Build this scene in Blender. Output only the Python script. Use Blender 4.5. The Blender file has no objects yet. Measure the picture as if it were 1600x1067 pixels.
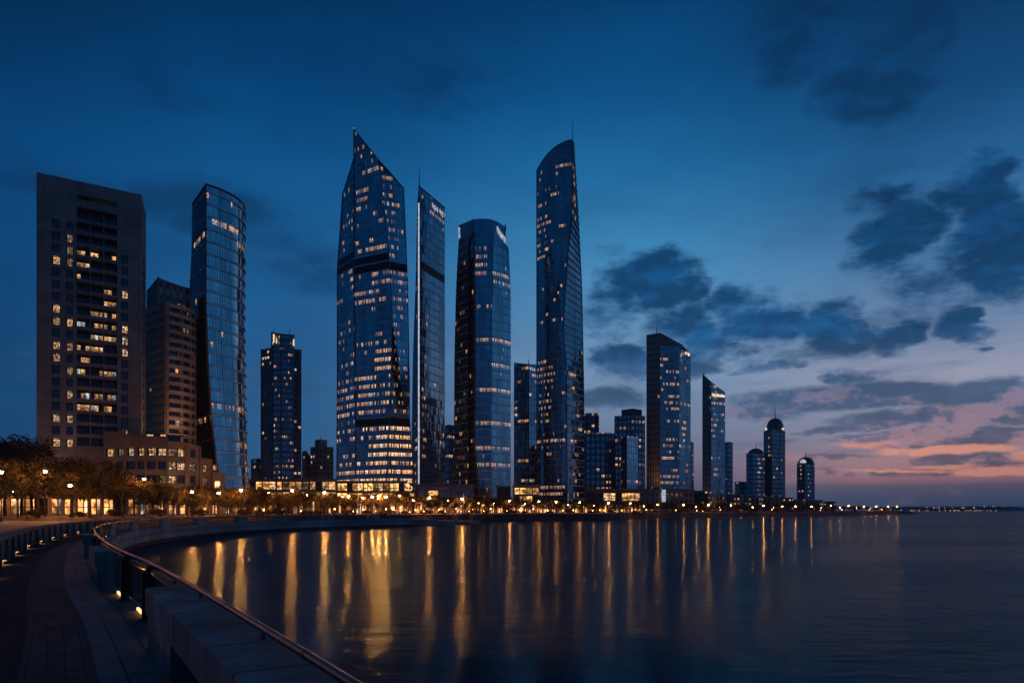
import bpy, bmesh, math, random
from mathutils import Vector
SC = bpy.context.scene
COL = SC.collection
RNG = random.Random(7)
F, CX, HY, CZ = 1150.0, 800.0, 796.0, 3.6      # focal length in px of the photo, centre column, horizon row, eye height over the water
GZ = 2.4                                        # level of the city ground

def wx(px, Y): return (px - CX) / F * Y
def wz(py, Y): return CZ + (HY - py) / F * Y
def pyof(z, Y): return HY - (z - CZ) * F / Y
def lin(c):
    out = []
    for v in c[:3]:
        v = v / 255.0
        out.append(v / 12.92 if v <= 0.04045 else ((v + 0.055) / 1.055) ** 2.4)
    return tuple(out) + (1.0,)

# ------------------------------------------------------------------ node helper
class NT:
    def __init__(self, tree):
        self.t = tree
        tree.nodes.clear()
    def n(self, typ, **kw):
        nd = self.t.nodes.new(typ)
        for k, v in kw.items(): setattr(nd, k, v)
        return nd
    def put(self, sock, v):
        if isinstance(v, bpy.types.NodeSocket): self.t.links.new(v, sock)
        elif v is not None:
            try: sock.default_value = v
            except Exception: sock.default_value = tuple(v) + (1.0,) if len(v) == 3 else tuple(v)[:3]
    def m(self, op, a, b=None, c=None, clamp=False):
        nd = self.n('ShaderNodeMath', operation=op, use_clamp=clamp)
        self.put(nd.inputs[0], a)
        if b is not None: self.put(nd.inputs[1], b)
        if c is not None: self.put(nd.inputs[2], c)
        return nd.outputs[0]
    def vm(self, op, a, b=None, scale=None):
        nd = self.n('ShaderNodeVectorMath', operation=op)
        self.put(nd.inputs[0], a)
        if b is not None: self.put(nd.inputs[1], b)
        if scale is not None: self.put(nd.inputs['Scale'], scale)
        return nd.outputs['Value'] if op in ('DOT_PRODUCT', 'LENGTH') else nd.outputs[0]
    def mix(self, f, a, b, blend='MIX'):
        nd = self.n('ShaderNodeMix', data_type='RGBA', blend_type=blend)
        self.put(nd.inputs[0], f); self.put(nd.inputs[6], a); self.put(nd.inputs[7], b)
        return nd.outputs[2]
    def sstep(self, x, lo, hi, a=0.0, b=1.0):
        nd = self.n('ShaderNodeMapRange', interpolation_type='SMOOTHSTEP')
        self.put(nd.inputs[0], x)
        for i, v in enumerate((lo, hi, a, b)): self.put(nd.inputs[i + 1], v)
        return nd.outputs[0]
    def ramp(self, f, stops, interp='LINEAR'):
        nd = self.n('ShaderNodeValToRGB')
        nd.color_ramp.interpolation = interp
        el = nd.color_ramp.elements
        while len(el) < len(stops): el.new(0.5)
        for e, (p, c) in zip(el, stops): e.position = p; e.color = c
        self.put(nd.inputs[0], f)
        return nd.outputs[0]
    def noise(self, vec, scale, detail=2.0, rough=0.5, dims='3D', w=None):
        nd = self.n('ShaderNodeTexNoise', noise_dimensions=dims)
        if vec is not None: self.put(nd.inputs['Vector'], vec)
        if w is not None: self.put(nd.inputs['W'], w)
        nd.inputs['Scale'].default_value = scale; nd.inputs['Detail'].default_value = detail; nd.inputs['Roughness'].default_value = rough
        return nd
    def xyz(self, v):
        nd = self.n('ShaderNodeSeparateXYZ'); self.put(nd.inputs[0], v); return nd.outputs
    def comb(self, x, y, z):
        nd = self.n('ShaderNodeCombineXYZ')
        for i, v in enumerate((x, y, z)): self.put(nd.inputs[i], v)
        return nd.outputs[0]
    def attr(self, name):
        return self.n('ShaderNodeAttribute', attribute_name=name).outputs['Fac']

MATS = {}
def new_mat(name):
    m = bpy.data.materials.new(name); m.use_nodes = True
    MATS[name] = m
    nt = NT(m.node_tree)
    out = nt.n('ShaderNodeOutputMaterial')
    return m, nt, out
def principled(nt, out, **kw):
    p = nt.n('ShaderNodeBsdfPrincipled')
    for k, v in kw.items(): nt.put(p.inputs[k.replace('_', ' ')], v)
    nt.t.links.new(p.outputs[0], out.inputs[0])
    return p

def rough_mat(name, col, col2=None, scale=1.0, rough=0.8, streak=0.0, spec=0.3, bump=0.0, metallic=0.0, coords='Object', joints=None):
    """noise-mottled surface; joints=(du, dv, width) draws seams in the mesh's UV metres"""
    m, nt, out = new_mat(name)
    tc = nt.n('ShaderNodeTexCoord')
    vec = tc.outputs[coords]
    nz = nt.noise(vec, scale, 6.0, 0.6).outputs['Fac']
    col2 = col2 or tuple(c * 0.55 for c in col)
    c = nt.mix(nt.sstep(nz, 0.3, 0.72), tuple(col2) + (1,), tuple(col) + (1,))
    if streak:
        sx = nt.vm('MULTIPLY', vec, (3.0, 3.0, 0.25))
        s = nt.noise(sx, 1.2, 4.0, 0.6).outputs['Fac']
        c = nt.mix(nt.sstep(s, 0.52, 0.75, 0.0, streak), c, tuple(x * 0.25 for x in col) + (1,))
    big = nt.noise(vec, scale * 0.28, 4.0, 0.7).outputs['Fac']
    c = nt.vm('SCALE', c, scale=nt.sstep(big, 0.32, 0.68, 0.62, 1.18))
    h = nt.noise(vec, scale * 6, 5.0, 0.65).outputs['Fac']
    if joints:
        du, dv, w = joints
        uv = nt.xyz(tc.outputs['UV'])
        v_ = nt.m('DIVIDE', uv[1], dv)
        row = nt.m('FLOOR', v_)
        u_ = nt.m('ADD', nt.m('DIVIDE', uv[0], du), nt.m('MULTIPLY', row, 0.47))
        fu = nt.m('ABSOLUTE', nt.m('SUBTRACT', nt.m('FRACT', u_), 0.5))
        fv = nt.m('ABSOLUTE', nt.m('SUBTRACT', nt.m('FRACT', v_), 0.5))
        ju = nt.m('GREATER_THAN', fu, 0.5 - w / du); jv = nt.m('GREATER_THAN', fv, 0.5 - w / dv)
        j = nt.m('MAXIMUM', ju, jv)
        cell = nt.n('ShaderNodeTexWhiteNoise', noise_dimensions='2D')
        nt.put(cell.inputs[0], nt.comb(nt.m('FLOOR', u_), row, 0.0))
        c = nt.mix(nt.m('MULTIPLY', cell.outputs[0], 0.45), c, tuple(x * 0.5 for x in col) + (1,))
        c = nt.mix(nt.m('MULTIPLY', j, 0.8), c, (0.01, 0.01, 0.012, 1))
        h = nt.m('SUBTRACT', h, nt.m('MULTIPLY', j, 0.8))
    p = principled(nt, out, Base_Color=c, Roughness=rough, Specular_IOR_Level=spec, Metallic=metallic)
    if bump:
        b = nt.n('ShaderNodeBump'); b.inputs['Strength'].default_value = bump; b.inputs['Distance'].default_value = 0.03
        nt.put(b.inputs['Height'], h); nt.t.links.new(b.outputs[0], p.inputs['Normal'])
    return m

def glow_mat(name, col, strength, sampled=True, vary=0.0):
    m, nt, out = new_mat(name)
    e = nt.n('ShaderNodeEmission'); e.inputs[0].default_value = tuple(col) + (1,)
    s = strength
    if vary:
        tc = nt.n('ShaderNodeTexCoord')
        nz = nt.noise(tc.outputs['Object'], 0.9, 3.0).outputs['Fac']
        s = nt.m('MULTIPLY', nt.sstep(nz, 0.3, 0.7, 1 - vary, 1 + vary), strength)
    nt.put(e.inputs[1], s)
    nt.t.links.new(e.outputs[0], out.inputs[0])
    m.cycles.emission_sampling = 'FRONT' if sampled else 'NONE'
    return m

def facade_mat(name, glass=(0.012, 0.03, 0.05), frame_col=(0.03, 0.04, 0.05), metallic=0.55, tint=(0.28, 0.42, 0.55), rough=0.07, litc=(1.0, 0.47, 0.165),
               strength=0.9, spandrel=0.2, frame=0.07, jitter=0.03, frame_metal=0.2, span_col=None, pat=3.0, litlo=0.48, cool=0.88):
    """curtain wall: every face is one bay of one floor, with a UV square of its own, and carries 'lit' and 'rnd'"""
    m, nt, out = new_mat(name)
    uv = nt.xyz(nt.n('ShaderNodeUVMap').outputs[0])
    fu = nt.m('FRACT', uv[0]); fv = nt.m('FRACT', uv[1])
    lit = nt.attr('lit'); rnd = nt.attr('rnd')
    g = nt.m('MULTIPLY', nt.m('GREATER_THAN', fu, frame), nt.m('LESS_THAN', fu, 1 - frame))
    top = nt.m('LESS_THAN', fv, 0.96)
    pier = nt.m('GREATER_THAN', nt.m('FRACT', nt.m('MULTIPLY', nt.m('ADD', uv[0], 0.001), 0.2)), 0.045)
    trans = nt.m('GREATER_THAN', nt.m('ABSOLUTE', nt.m('SUBTRACT', fv, 0.46)), 0.025)
    g = nt.m('MULTIPLY', g, pier)
    vis = nt.m('MULTIPLY', nt.m('MULTIPLY', nt.m('MULTIPLY', g, trans), top), nt.m('GREATER_THAN', fv, spandrel))
    wn = nt.n('ShaderNodeTexWhiteNoise', noise_dimensions='1D'); nt.put(wn.inputs['W'], nt.m('MULTIPLY', rnd, 991.0))
    # what one sees in a lit room: bright ceiling line, furniture and blinds as darker patches
    iv = nt.comb(nt.m('MULTIPLY', uv[0], pat * 0.55), nt.m('MULTIPLY', uv[1], pat), nt.m('MULTIPLY', rnd, 57.0))
    nz = nt.noise(iv, 1.3, 3.0, 0.6).outputs['Fac']
    patt = nt.sstep(nz, 0.40, 0.64, 0.10, 1.0)
    patt = nt.m('ADD', patt, nt.sstep(fv, 0.7, 0.9, 0.0, 0.35))
    litz = nt.m('MULTIPLY', nt.sstep(fv, litlo, litlo + 0.08), nt.m('LESS_THAN', fv, 0.93))
    st = nt.m('MULTIPLY', nt.m('MULTIPLY', nt.m('MULTIPLY', lit, vis), litz), nt.m('MULTIPLY', patt, strength))
    white = nt.xyz(wn.outputs['Color'])[0]
    ec = nt.mix(nt.sstep(white, 0.5, 1.0, 0.0, 0.55), tuple(litc) + (1,), (1.0, 0.70, 0.42, 1))
    ec = nt.mix(nt.m('GREATER_THAN', nt.xyz(wn.outputs['Color'])[2], cool), ec, (0.80, 0.78, 0.74, 1))
    dark = nt.mix(nt.m('MULTIPLY', nt.xyz(wn.outputs['Color'])[1], 0.5), tuple(tint) + (1,), tuple(x * 0.55 for x in tint) + (1,))
    broad = nt.noise(nt.comb(nt.m('MULTIPLY', nt.m('FLOOR', uv[0]), 0.10), nt.m('MULTIPLY', nt.m('FLOOR', uv[1]), 0.16), 0.0), 1.0, 3.0, 0.6).outputs['Fac']
    dark = nt.vm('SCALE', dark, scale=nt.sstep(broad, 0.3, 0.7, 0.62, 1.3))
    sc_ = span_col or tuple(x * 0.6 for x in tint)
    base = nt.mix(g, tuple(frame_col) + (1,), nt.mix(vis, tuple(sc_) + (1,), dark))
    # glass: a mirror coat over a dark interior
    nrm = nt.n('ShaderNodeNewGeometry').outputs['Normal']
    off = nt.vm('SCALE', nt.vm('SUBTRACT', wn.outputs['Color'], (0.5, 0.5, 0.5)), scale=jitter)
    wob = nt.noise(nt.comb(uv[0], uv[1], rnd), 0.6, 1.0).outputs['Color']
    off = nt.vm('ADD', off, nt.vm('SCALE', nt.vm('SUBTRACT', wob, (0.5, 0.5, 0.5)), scale=jitter))
    nn = nt.vm('NORMALIZE', nt.vm('ADD', nrm, off))
    glossy = nt.n('ShaderNodeBsdfGlossy'); nt.put(glossy.inputs['Color'], base); glossy.inputs['Roughness'].default_value = rough
    nt.t.links.new(nn, glossy.inputs['Normal'])
    dif = nt.n('ShaderNodeBsdfDiffuse'); nt.put(dif.inputs[0], nt.mix(vis, tuple(frame_col) + (1,), tuple(glass) + (1,)))
    mx = nt.n('ShaderNodeMixShader')
    nt.put(mx.inputs[0], nt.m('MULTIPLY_ADD', g, metallic - frame_metal, frame_metal))
    nt.t.links.new(dif.outputs[0], mx.inputs[1]); nt.t.links.new(glossy.outputs[0], mx.inputs[2])
    em = nt.n('ShaderNodeEmission'); nt.put(em.inputs[0], ec); nt.put(em.inputs[1], st)
    ad = nt.n('ShaderNodeAddShader')
    nt.t.links.new(mx.outputs[0], ad.inputs[0]); nt.t.links.new(em.outputs[0], ad.inputs[1])
    nt.t.links.new(ad.outputs[0], out.inputs[0])
    m.cycles.emission_sampling = 'NONE'
    return m

# ------------------------------------------------------------------ mesh builder
def rootloc(o):
    v = Vector((0, 0, 0))
    while o is not None: v += o.location; o = o.parent
    return v
class MB:
    def __init__(self): self.v = []; self.f = []; self.mi = []; self.uv = []; self.lit = []; self.rnd = []
    def face(self, pts, mi=0, uv=None, lit=0.0, rnd=None):
        n = len(self.v)
        self.v += [tuple(p) for p in pts]
        self.f.append(tuple(range(n, n + len(pts)))); self.mi.append(mi)
        self.uv.append(uv); self.lit.append(lit); self.rnd.append(RNG.random() if rnd is None else rnd)
    def box(self, x0, x1, y0, y1, z0, z1, mi=0):
        self.obox((x0 + x1) / 2, (y0 + y1) / 2, (1, 0), abs(x1 - x0) / 2, abs(y1 - y0) / 2, z0, z1, mi)
    def obox(self, cx, cy, d, hl, hw, z0, z1, mi=0):
        dx, dy = d; nx, ny = -dy, dx
        c = [(cx + a * hl * dx + b * hw * nx, cy + a * hl * dy + b * hw * ny) for a, b in ((-1, -1), (1, -1), (1, 1), (-1, 1))]
        self.prism(c, z0, z1, mi)
    def prism(self, poly, z0, z1, mi=0, capmi=None, z1s=None):
        k = len(poly)
        tops = z1s or [z1] * k
        acc = 0.0
        for i in range(k):
            a, b = poly[i], poly[(i + 1) % k]
            L = math.hypot(b[0] - a[0], b[1] - a[1])
            ta, tb = tops[i], tops[(i + 1) % k]
            self.face([(a[0], a[1], z0), (b[0], b[1], z0), (b[0], b[1], tb), (a[0], a[1], ta)], mi, [(acc, 0), (acc + L, 0), (acc + L, tb - z0), (acc, ta - z0)])
            acc += L
        cm = mi if capmi is None else capmi
        self.face([(p[0], p[1], t) for p, t in zip(poly, tops)], cm)
        self.face([(p[0], p[1], z0) for p in reversed(poly)], cm)
    def tube(self, path, r, n=8, mi=0, cap=True):
        rs = r if isinstance(r, (list, tuple)) else [r] * len(path)
        rings = []; acc = 0.0
        for i, p in enumerate(path):
            p = Vector(p)
            a = Vector(path[max(i - 1, 0)]); b = Vector(path[min(i + 1, len(path) - 1)])
            d = (b - a).normalized()
            up = Vector((0, 0, 1)) if abs(d.z) < 0.9 else Vector((1, 0, 0))
            s = d.cross(up).normalized(); t = s.cross(d)
            rings.append([p + (s * math.cos(2 * math.pi * k / n) + t * math.sin(2 * math.pi * k / n)) * rs[i] for k in range(n)])
        base = len(self.v)
        for rg in rings: self.v += [tuple(q) for q in rg]
        for i in range(len(rings) - 1):
            for k in range(n):
                a = base + i * n + k; b = base + i * n + (k + 1) % n
                self.f.append((a, b, b + n, a + n)); self.mi.append(mi); self.uv.append(None); self.lit.append(0); self.rnd.append(0)
        if cap:
            for st in (0, len(rings) - 1):
                idx = [base + st * n + k for k in range(n)]
                self.f.append(tuple(reversed(idx)) if st == 0 else tuple(idx)); self.mi.append(mi); self.uv.append(None); self.lit.append(0); self.rnd.append(0)
    def lathe(self, cx, cy, prof, n=20, mi=0, lit=None):
        for i in range(len(prof) - 1):
            (r0, z0), (r1, z1) = prof[i], prof[i + 1]
            for k in range(n):
                a0 = 2 * math.pi * k / n; a1 = 2 * math.pi * (k + 1) / n
                q = [(cx + r0 * math.cos(a0), cy + r0 * math.sin(a0), z0), (cx + r0 * math.cos(a1), cy + r0 * math.sin(a1), z0),
                     (cx + r1 * math.cos(a1), cy + r1 * math.sin(a1), z1), (cx + r1 * math.cos(a0), cy + r1 * math.sin(a0), z1)]
                if r1 < 1e-6: q = q[:3]
                if r0 < 1e-6: q = [q[0], q[2], q[3]]
                self.face(q, mi)
    def sweep(self, path, prof, mi=0, closed=False, caps=True):
        """path: list of (x, y, s, nx, ny); prof: (offset along n, z) points"""
        k = len(prof); m = k if closed else k - 1
        vl = [0.0]
        for i in range(k): 
            a, b = prof[i], prof[(i + 1) % k]; vl.append(vl[-1] + math.hypot(b[0] - a[0], b[1] - a[1]))
        for i in range(len(path) - 1):
            p, q = path[i], path[i + 1]
            for j in range(m):
                a, b = prof[j], prof[(j + 1) % k]
                f = lambda w, pr: (w[0] + w[3] * pr[0], w[1] + w[4] * pr[0], pr[1])
                self.face([f(p, a), f(q, a), f(q, b), f(p, b)], mi, [(p[2], vl[j]), (q[2], vl[j]), (q[2], vl[j + 1]), (p[2], vl[j + 1])])
        if closed and caps:
            for w in (path[0], path[-1]):
                self.face([(w[0] + w[3] * a[0], w[1] + w[4] * a[0], a[1]) for a in prof], mi, [(a[0], a[1]) for a in prof])
    def build(self, name, mats, parent=None, smooth=False, weld=False):
        off = rootloc(parent) if parent is not None else Vector((0, 0, 0))
        me = bpy.data.meshes.new(name)
        me.from_pydata([(p[0] - off.x, p[1] - off.y, p[2] - off.z) for p in self.v], [], self.f)
        if not isinstance(mats, (list, tuple)): mats = [mats]
        for m in mats: me.materials.append(m if not isinstance(m, str) else MATS[m])
        me.polygons.foreach_set('material_index', self.mi)
        if any(u is not None for u in self.uv):
            ul = me.uv_layers.new(name='UVMap'); flat = []
            for f, u in zip(self.f, self.uv):
                u = u or [(0.0, 0.0)] * len(f)
                for q in u: flat += [q[0], q[1]]
            ul.data.foreach_set('uv', flat)
        if any(self.lit) or any(self.rnd):
            a = me.attributes.new('lit', 'FLOAT', 'FACE'); a.data.foreach_set('value', [float(x) for x in self.lit])
            a = me.attributes.new('rnd', 'FLOAT', 'FACE'); a.data.foreach_set('value', [float(x) for x in self.rnd])
        me.validate()
        if weld or smooth:
            bm = bmesh.new(); bm.from_mesh(me); bmesh.ops.remove_doubles(bm, verts=bm.verts, dist=1e-4)
            bmesh.ops.recalc_face_normals(bm, faces=bm.faces); bm.to_mesh(me); bm.free()
        if smooth:
            me.polygons.foreach_set('use_smooth', [True] * len(me.polygons))
        me.update()
        o = bpy.data.objects.new(name, me); COL.objects.link(o)
        if parent is not None: o.parent = parent
        return o

def tag(o, label=None, cat=None, group=None, kind=None):
    if label: o['label'] = label
    if cat: o['category'] = cat
    if group: o['group'] = group
    if kind: o['kind'] = kind
    return o
def thing(name, label, cat, loc, group=None):
    o = bpy.data.objects.new(name, None); o.empty_display_size = 0.5; COL.objects.link(o)
    o.location = loc
    return tag(o, label, cat, group)
def copy_tree(o, parent=None):
    c = o.copy(); COL.objects.link(c)
    if parent is not None: c.parent = parent
    for ch in [x for x in o.children]: copy_tree(ch, c)
    return c
ORD = ['first', 'second', 'third', 'fourth', 'fifth', 'sixth', 'seventh', 'eighth', 'ninth', 'tenth', 'eleventh', 'twelfth', 'thirteenth', 'fourteenth',
       'fifteenth', 'sixteenth', 'seventeenth', 'eighteenth', 'nineteenth', 'twentieth'] + ['twenty-' + w for w in ('first', 'second', 'third', 'fourth', 'fifth', 'sixth', 'seventh', 'eighth', 'ninth')] + ['thirtieth'] + ['thirty-' + w for w in ('first', 'second', 'third', 'fourth', 'fifth', 'sixth', 'seventh', 'eighth', 'ninth')]
# ------------------------------------------------------------------ materials
rough_mat('concrete_wall', (0.31, 0.295, 0.275), (0.23, 0.22, 0.205), 0.15, 0.85, streak=0.3, joints=(5.2, 3.0, 0.035), bump=0.15)
rough_mat('warm_render', (0.225, 0.185, 0.15), (0.165, 0.135, 0.11), 0.2, 0.85, streak=0.2)
rough_mat('brown_band', (0.50, 0.385, 0.285), (0.40, 0.305, 0.225), 0.3, 0.8)
rough_mat('pale_stone', (0.36, 0.31, 0.26), (0.26, 0.22, 0.19), 0.2, 0.8, streak=0.15)
rough_mat('dark_metal', (0.035, 0.04, 0.048), (0.025, 0.028, 0.033), 1.0, 0.4, metallic=0.6)
rough_mat('trim_light', (0.72, 0.71, 0.70), (0.55, 0.545, 0.54), 0.6, 0.38, metallic=0.85)
rough_mat('grey_metal', (0.16, 0.18, 0.20), (0.11, 0.125, 0.14), 0.6, 0.45, metallic=0.5)
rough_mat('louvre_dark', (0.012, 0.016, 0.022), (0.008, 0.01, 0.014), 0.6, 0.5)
rough_mat('roof_grey', (0.10, 0.10, 0.11), (0.07, 0.07, 0.08), 0.2, 0.9)
rough_mat('blue_grey_wall', (0.13, 0.16, 0.19), (0.09, 0.11, 0.135), 0.1, 0.7, streak=0.2)
rough_mat('coping_concrete', (0.40, 0.375, 0.35), (0.25, 0.235, 0.22), 1.6, 0.85, streak=0.85, bump=0.5, joints=(1.1, 6.0, 0.018))
rough_mat('seawall_concrete', (0.44, 0.45, 0.46), (0.28, 0.285, 0.29), 0.35, 0.85, streak=0.6, bump=0.4, joints=(4.2, 1.4, 0.03))
rough_mat('parapet_concrete', (0.22, 0.225, 0.23), (0.13, 0.133, 0.136), 0.6, 0.85, streak=0.5, bump=0.4, joints=(2.4, 3.0, 0.02))
rough_mat('asphalt', (0.045, 0.047, 0.05), (0.03, 0.031, 0.033), 2.0, 0.85, bump=0.3)
rough_mat('paving_brick', (0.145, 0.135, 0.122), (0.078, 0.073, 0.066), 1.2, 0.8, bump=0.5, joints=(0.42, 0.21, 0.008))
rough_mat('paving_slab', (0.34, 0.33, 0.31), (0.20, 0.195, 0.18), 0.9, 0.75, bump=0.35, joints=(1.6, 0.66, 0.012))
rough_mat('kerb_stone', (0.20, 0.19, 0.175), (0.11, 0.105, 0.098), 1.2, 0.8, bump=0.3, joints=(1.2, 2.0, 0.012))
rough_mat('plaza_stone', (0.26, 0.24, 0.21), (0.15, 0.14, 0.125), 0.12, 0.75)
rough_mat('terrace_stone', (0.30, 0.26, 0.22), (0.16, 0.14, 0.12), 0.08, 0.85)
rough_mat('planter_stone', (0.26, 0.23, 0.20), (0.15, 0.135, 0.12), 0.3, 0.8, streak=0.3)
rough_mat('dark_rock', (0.045, 0.047, 0.05), (0.018, 0.019, 0.02), 0.35, 0.9, bump=0.6)
rough_mat('bark', (0.085, 0.062, 0.045), (0.045, 0.034, 0.026), 2.5, 0.9, bump=0.5)
rough_mat('handrail_steel', (0.12, 0.125, 0.13), (0.07, 0.075, 0.08), 2.0, 0.36, metallic=0.8)
rough_mat('infill_glass', (0.03, 0.04, 0.05), (0.02, 0.028, 0.035), 0.5, 0.15, spec=0.6)
rough_mat('arcade_plaster', (0.42, 0.33, 0.24), (0.30, 0.235, 0.17), 0.4, 0.8)
rough_mat('far_wood', (0.03, 0.036, 0.04), (0.015, 0.018, 0.02), 0.05, 0.95)
rough_mat('dome_metal', (0.10, 0.14, 0.18), (0.07, 0.10, 0.13), 0.3, 0.35, metallic=0.5)
LAMP = [400.0, 800.0, 1300.0, 1800.0]
for _k, _v in enumerate(LAMP): glow_mat('lamp_glow_%d' % _k, (1.0, 0.285 + 0.02 * _k, 0.048 + 0.01 * _k), _v)
glow_mat('far_lamp_glow', (1.0, 0.50, 0.18), 900.0)
glow_mat('bollard_glow', (1.0, 0.34, 0.07), 45.0)
glow_mat('strip_glow', (1.0, 0.48, 0.16), 2.6)
glow_mat('kerb_lamp_glow', (1.0, 0.45, 0.14), 15.0)
glow_mat('white_strip_glow', (0.72, 0.80, 1.0), 0.62, sampled=False, vary=0.3)
glow_mat('sign_glow', (0.80, 0.88, 1.0), 0.5, sampled=False, vary=0.4)
glow_mat('warm_sign_glow', (1.0, 0.70, 0.42), 1.2, sampled=False, vary=0.3)
glow_mat('fill_flood_glow', (1.0, 0.50, 0.2), 700.0)
glow_mat('soft_fill_flood_glow', (1.0, 0.50, 0.2), 240.0)
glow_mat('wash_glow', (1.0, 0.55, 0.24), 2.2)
glow_mat('red_beacon_glow', (1.0, 0.75, 0.6), 0.8, sampled=False)

facade_mat('glass_navy', tint=(0.52, 0.66, 0.76), metallic=0.68, frame_col=(0.07, 0.09, 0.11), strength=0.8, jitter=0.045)
facade_mat('glass_front', tint=(0.46, 0.57, 0.66), metallic=0.68, strength=0.82, frame_col=(0.08, 0.10, 0.12), jitter=0.045)
facade_mat('glass_bright', tint=(0.74, 0.86, 0.93), metallic=0.76, strength=0.8, frame_col=(0.08, 0.10, 0.12), jitter=0.045)
facade_mat('glass_dark', tint=(0.24, 0.31, 0.37), metallic=0.55, frame_col=(0.05, 0.05, 0.05), strength=0.8)
facade_mat('glass_bronze', tint=(0.32, 0.38, 0.43), metallic=0.55, frame_col=(0.20, 0.155, 0.11), frame=0.10, strength=0.9)
facade_mat('glass_crown', tint=(0.50, 0.68, 0.82), metallic=0.65, spandrel=0.05, frame=0.04, jitter=0.02)
facade_mat('flats_blue', tint=(0.42, 0.56, 0.68), metallic=0.62, frame_col=(0.10, 0.14, 0.18), frame=0.2, spandrel=0.38, span_col=(0.14, 0.18, 0.23), strength=0.95, frame_metal=0.25)
facade_mat('flats_dark', tint=(0.20, 0.25, 0.29), metallic=0.38, frame_col=(0.13, 0.125, 0.12), frame=0.2, spandrel=0.36, span_col=(0.09, 0.095, 0.10), strength=1.1, frame_metal=0.08)
facade_mat('stone_punched', tint=(0.14, 0.18, 0.22), metallic=0.3, frame_col=(0.30, 0.265, 0.225), frame=0.28, spandrel=0.4, span_col=(0.3, 0.265, 0.225), frame_metal=0.0, strength=1.0)
facade_mat('shopfront', tint=(0.12, 0.13, 0.14), metallic=0.2, frame_col=(0.16, 0.12, 0.09), frame=0.05, spandrel=0.12, strength=1.6, litc=(1.0, 0.46, 0.13), pat=2.2, litlo=0.16, cool=0.96)
facade_mat('arcade_lit', tint=(0.2, 0.16, 0.12), metallic=0.1, frame_col=(0.2, 0.15, 0.1), frame=0.10, spandrel=0.04, strength=2.6, litc=(1.0, 0.40, 0.115), pat=1.1, litlo=0.02, cool=0.97)
facade_mat('balcony_glazing', tint=(0.11, 0.15, 0.19), metallic=0.35, frame_col=(0.03, 0.03, 0.03), frame=0.06, spandrel=0.12, strength=1.2, pat=3.5, litc=(1.0, 0.50, 0.18), litlo=0.22)
facade_mat('window_pane', tint=(0.16, 0.22, 0.28), metallic=0.4, frame_col=(0.02, 0.02, 0.02), frame=0.02, spandrel=0.02, strength=1.35, pat=4.0, litc=(1.0, 0.52, 0.19), litlo=0.0)

def leaf_mat():
    m, nt, out = new_mat('leaf')
    at = nt.attr('rnd')
    oi = nt.n('ShaderNodeObjectInfo')
    c = nt.ramp(at, [(0.0, (0.022, 0.024, 0.011, 1)), (0.5, (0.050, 0.047, 0.021, 1)), (1.0, (0.115, 0.092, 0.042, 1))])
    c = nt.mix(nt.m('MULTIPLY', oi.outputs['Random'], 0.35), c, (0.06, 0.05, 0.02, 1))
    d = nt.n('ShaderNodeBsdfDiffuse'); nt.put(d.inputs[0], c)
    t = nt.n('ShaderNodeBsdfTranslucent'); nt.put(t.inputs[0], c)
    mx = nt.n('ShaderNodeMixShader'); mx.inputs[0].default_value = 0.22
    nt.t.links.new(d.outputs[0], mx.inputs[1]); nt.t.links.new(t.outputs[0], mx.inputs[2]); nt.t.links.new(mx.outputs[0], out.inputs[0])
leaf_mat()

def water_mat():
    m, nt, out = new_mat('bay_water')
    tc = nt.n('ShaderNodeTexCoord'); ob = tc.outputs['Object']
    # wind ripples: short crests lying across the line of sight, longer swell, and calmer lanes between them
    warp = nt.vm('ADD', ob, nt.vm('SCALE', nt.noise(ob, 0.35, 2.0).outputs['Color'], scale=1.2))
    a = nt.noise(nt.vm('MULTIPLY', warp, (0.85, 2.2, 1.0)), 1.7, 5.0, 0.62).outputs['Fac']
    b = nt.noise(nt.vm('MULTIPLY', warp, (0.30, 0.9, 1.0)), 0.95, 2.5, 0.5).outputs['Fac']
    lane = nt.noise(nt.vm('MULTIPLY', ob, (0.25, 1.0, 1.0)), 0.035, 3.0, 0.5).outputs['Fac']
    amp = nt.sstep(lane, 0.38, 0.62, 0.30, 1.45)
    h = nt.m('MULTIPLY', nt.m('ADD', nt.m('MULTIPLY', a, 0.030), nt.m('MULTIPLY', b, 0.088)), amp)
    bp = nt.n('ShaderNodeBump'); bp.inputs['Strength'].default_value = 1.0; bp.inputs['Distance'].default_value = 1.0
    nt.put(bp.inputs['Height'], h)
    # ruffled water (steep wavelets) with smooth lanes of still water showing through
    g1 = nt.n('ShaderNodeBsdfGlossy', distribution='BECKMANN'); g1.inputs['Color'].default_value = (0.60, 0.88, 1.0, 1); g1.inputs['Roughness'].default_value = 0.40
    g2 = nt.n('ShaderNodeBsdfGlossy', distribution='BECKMANN'); g2.inputs['Color'].default_value = (0.64, 0.90, 1.0, 1); g2.inputs['Roughness'].default_value = 0.09
    df = nt.n('ShaderNodeBsdfDiffuse'); df.inputs[0].default_value = (0.001, 0.035, 0.06, 1)
    fr = nt.n('ShaderNodeFresnel'); fr.inputs['IOR'].default_value = 1.33
    for q in (g1, g2, fr): nt.t.links.new(bp.outputs[0], q.inputs['Normal'])
    m0 = nt.n('ShaderNodeMixShader'); m0.inputs[0].default_value = 0.76
    nt.t.links.new(g1.outputs[0], m0.inputs[1]); nt.t.links.new(g2.outputs[0], m0.inputs[2])
    mx = nt.n('ShaderNodeMixShader'); nt.put(mx.inputs[0], nt.m('MULTIPLY', fr.outputs[0], 0.33))
    nt.t.links.new(df.outputs[0], mx.inputs[1]); nt.t.links.new(m0.outputs[0], mx.inputs[2]); nt.t.links.new(mx.outputs[0], out.inputs[0])
water_mat()

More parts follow.
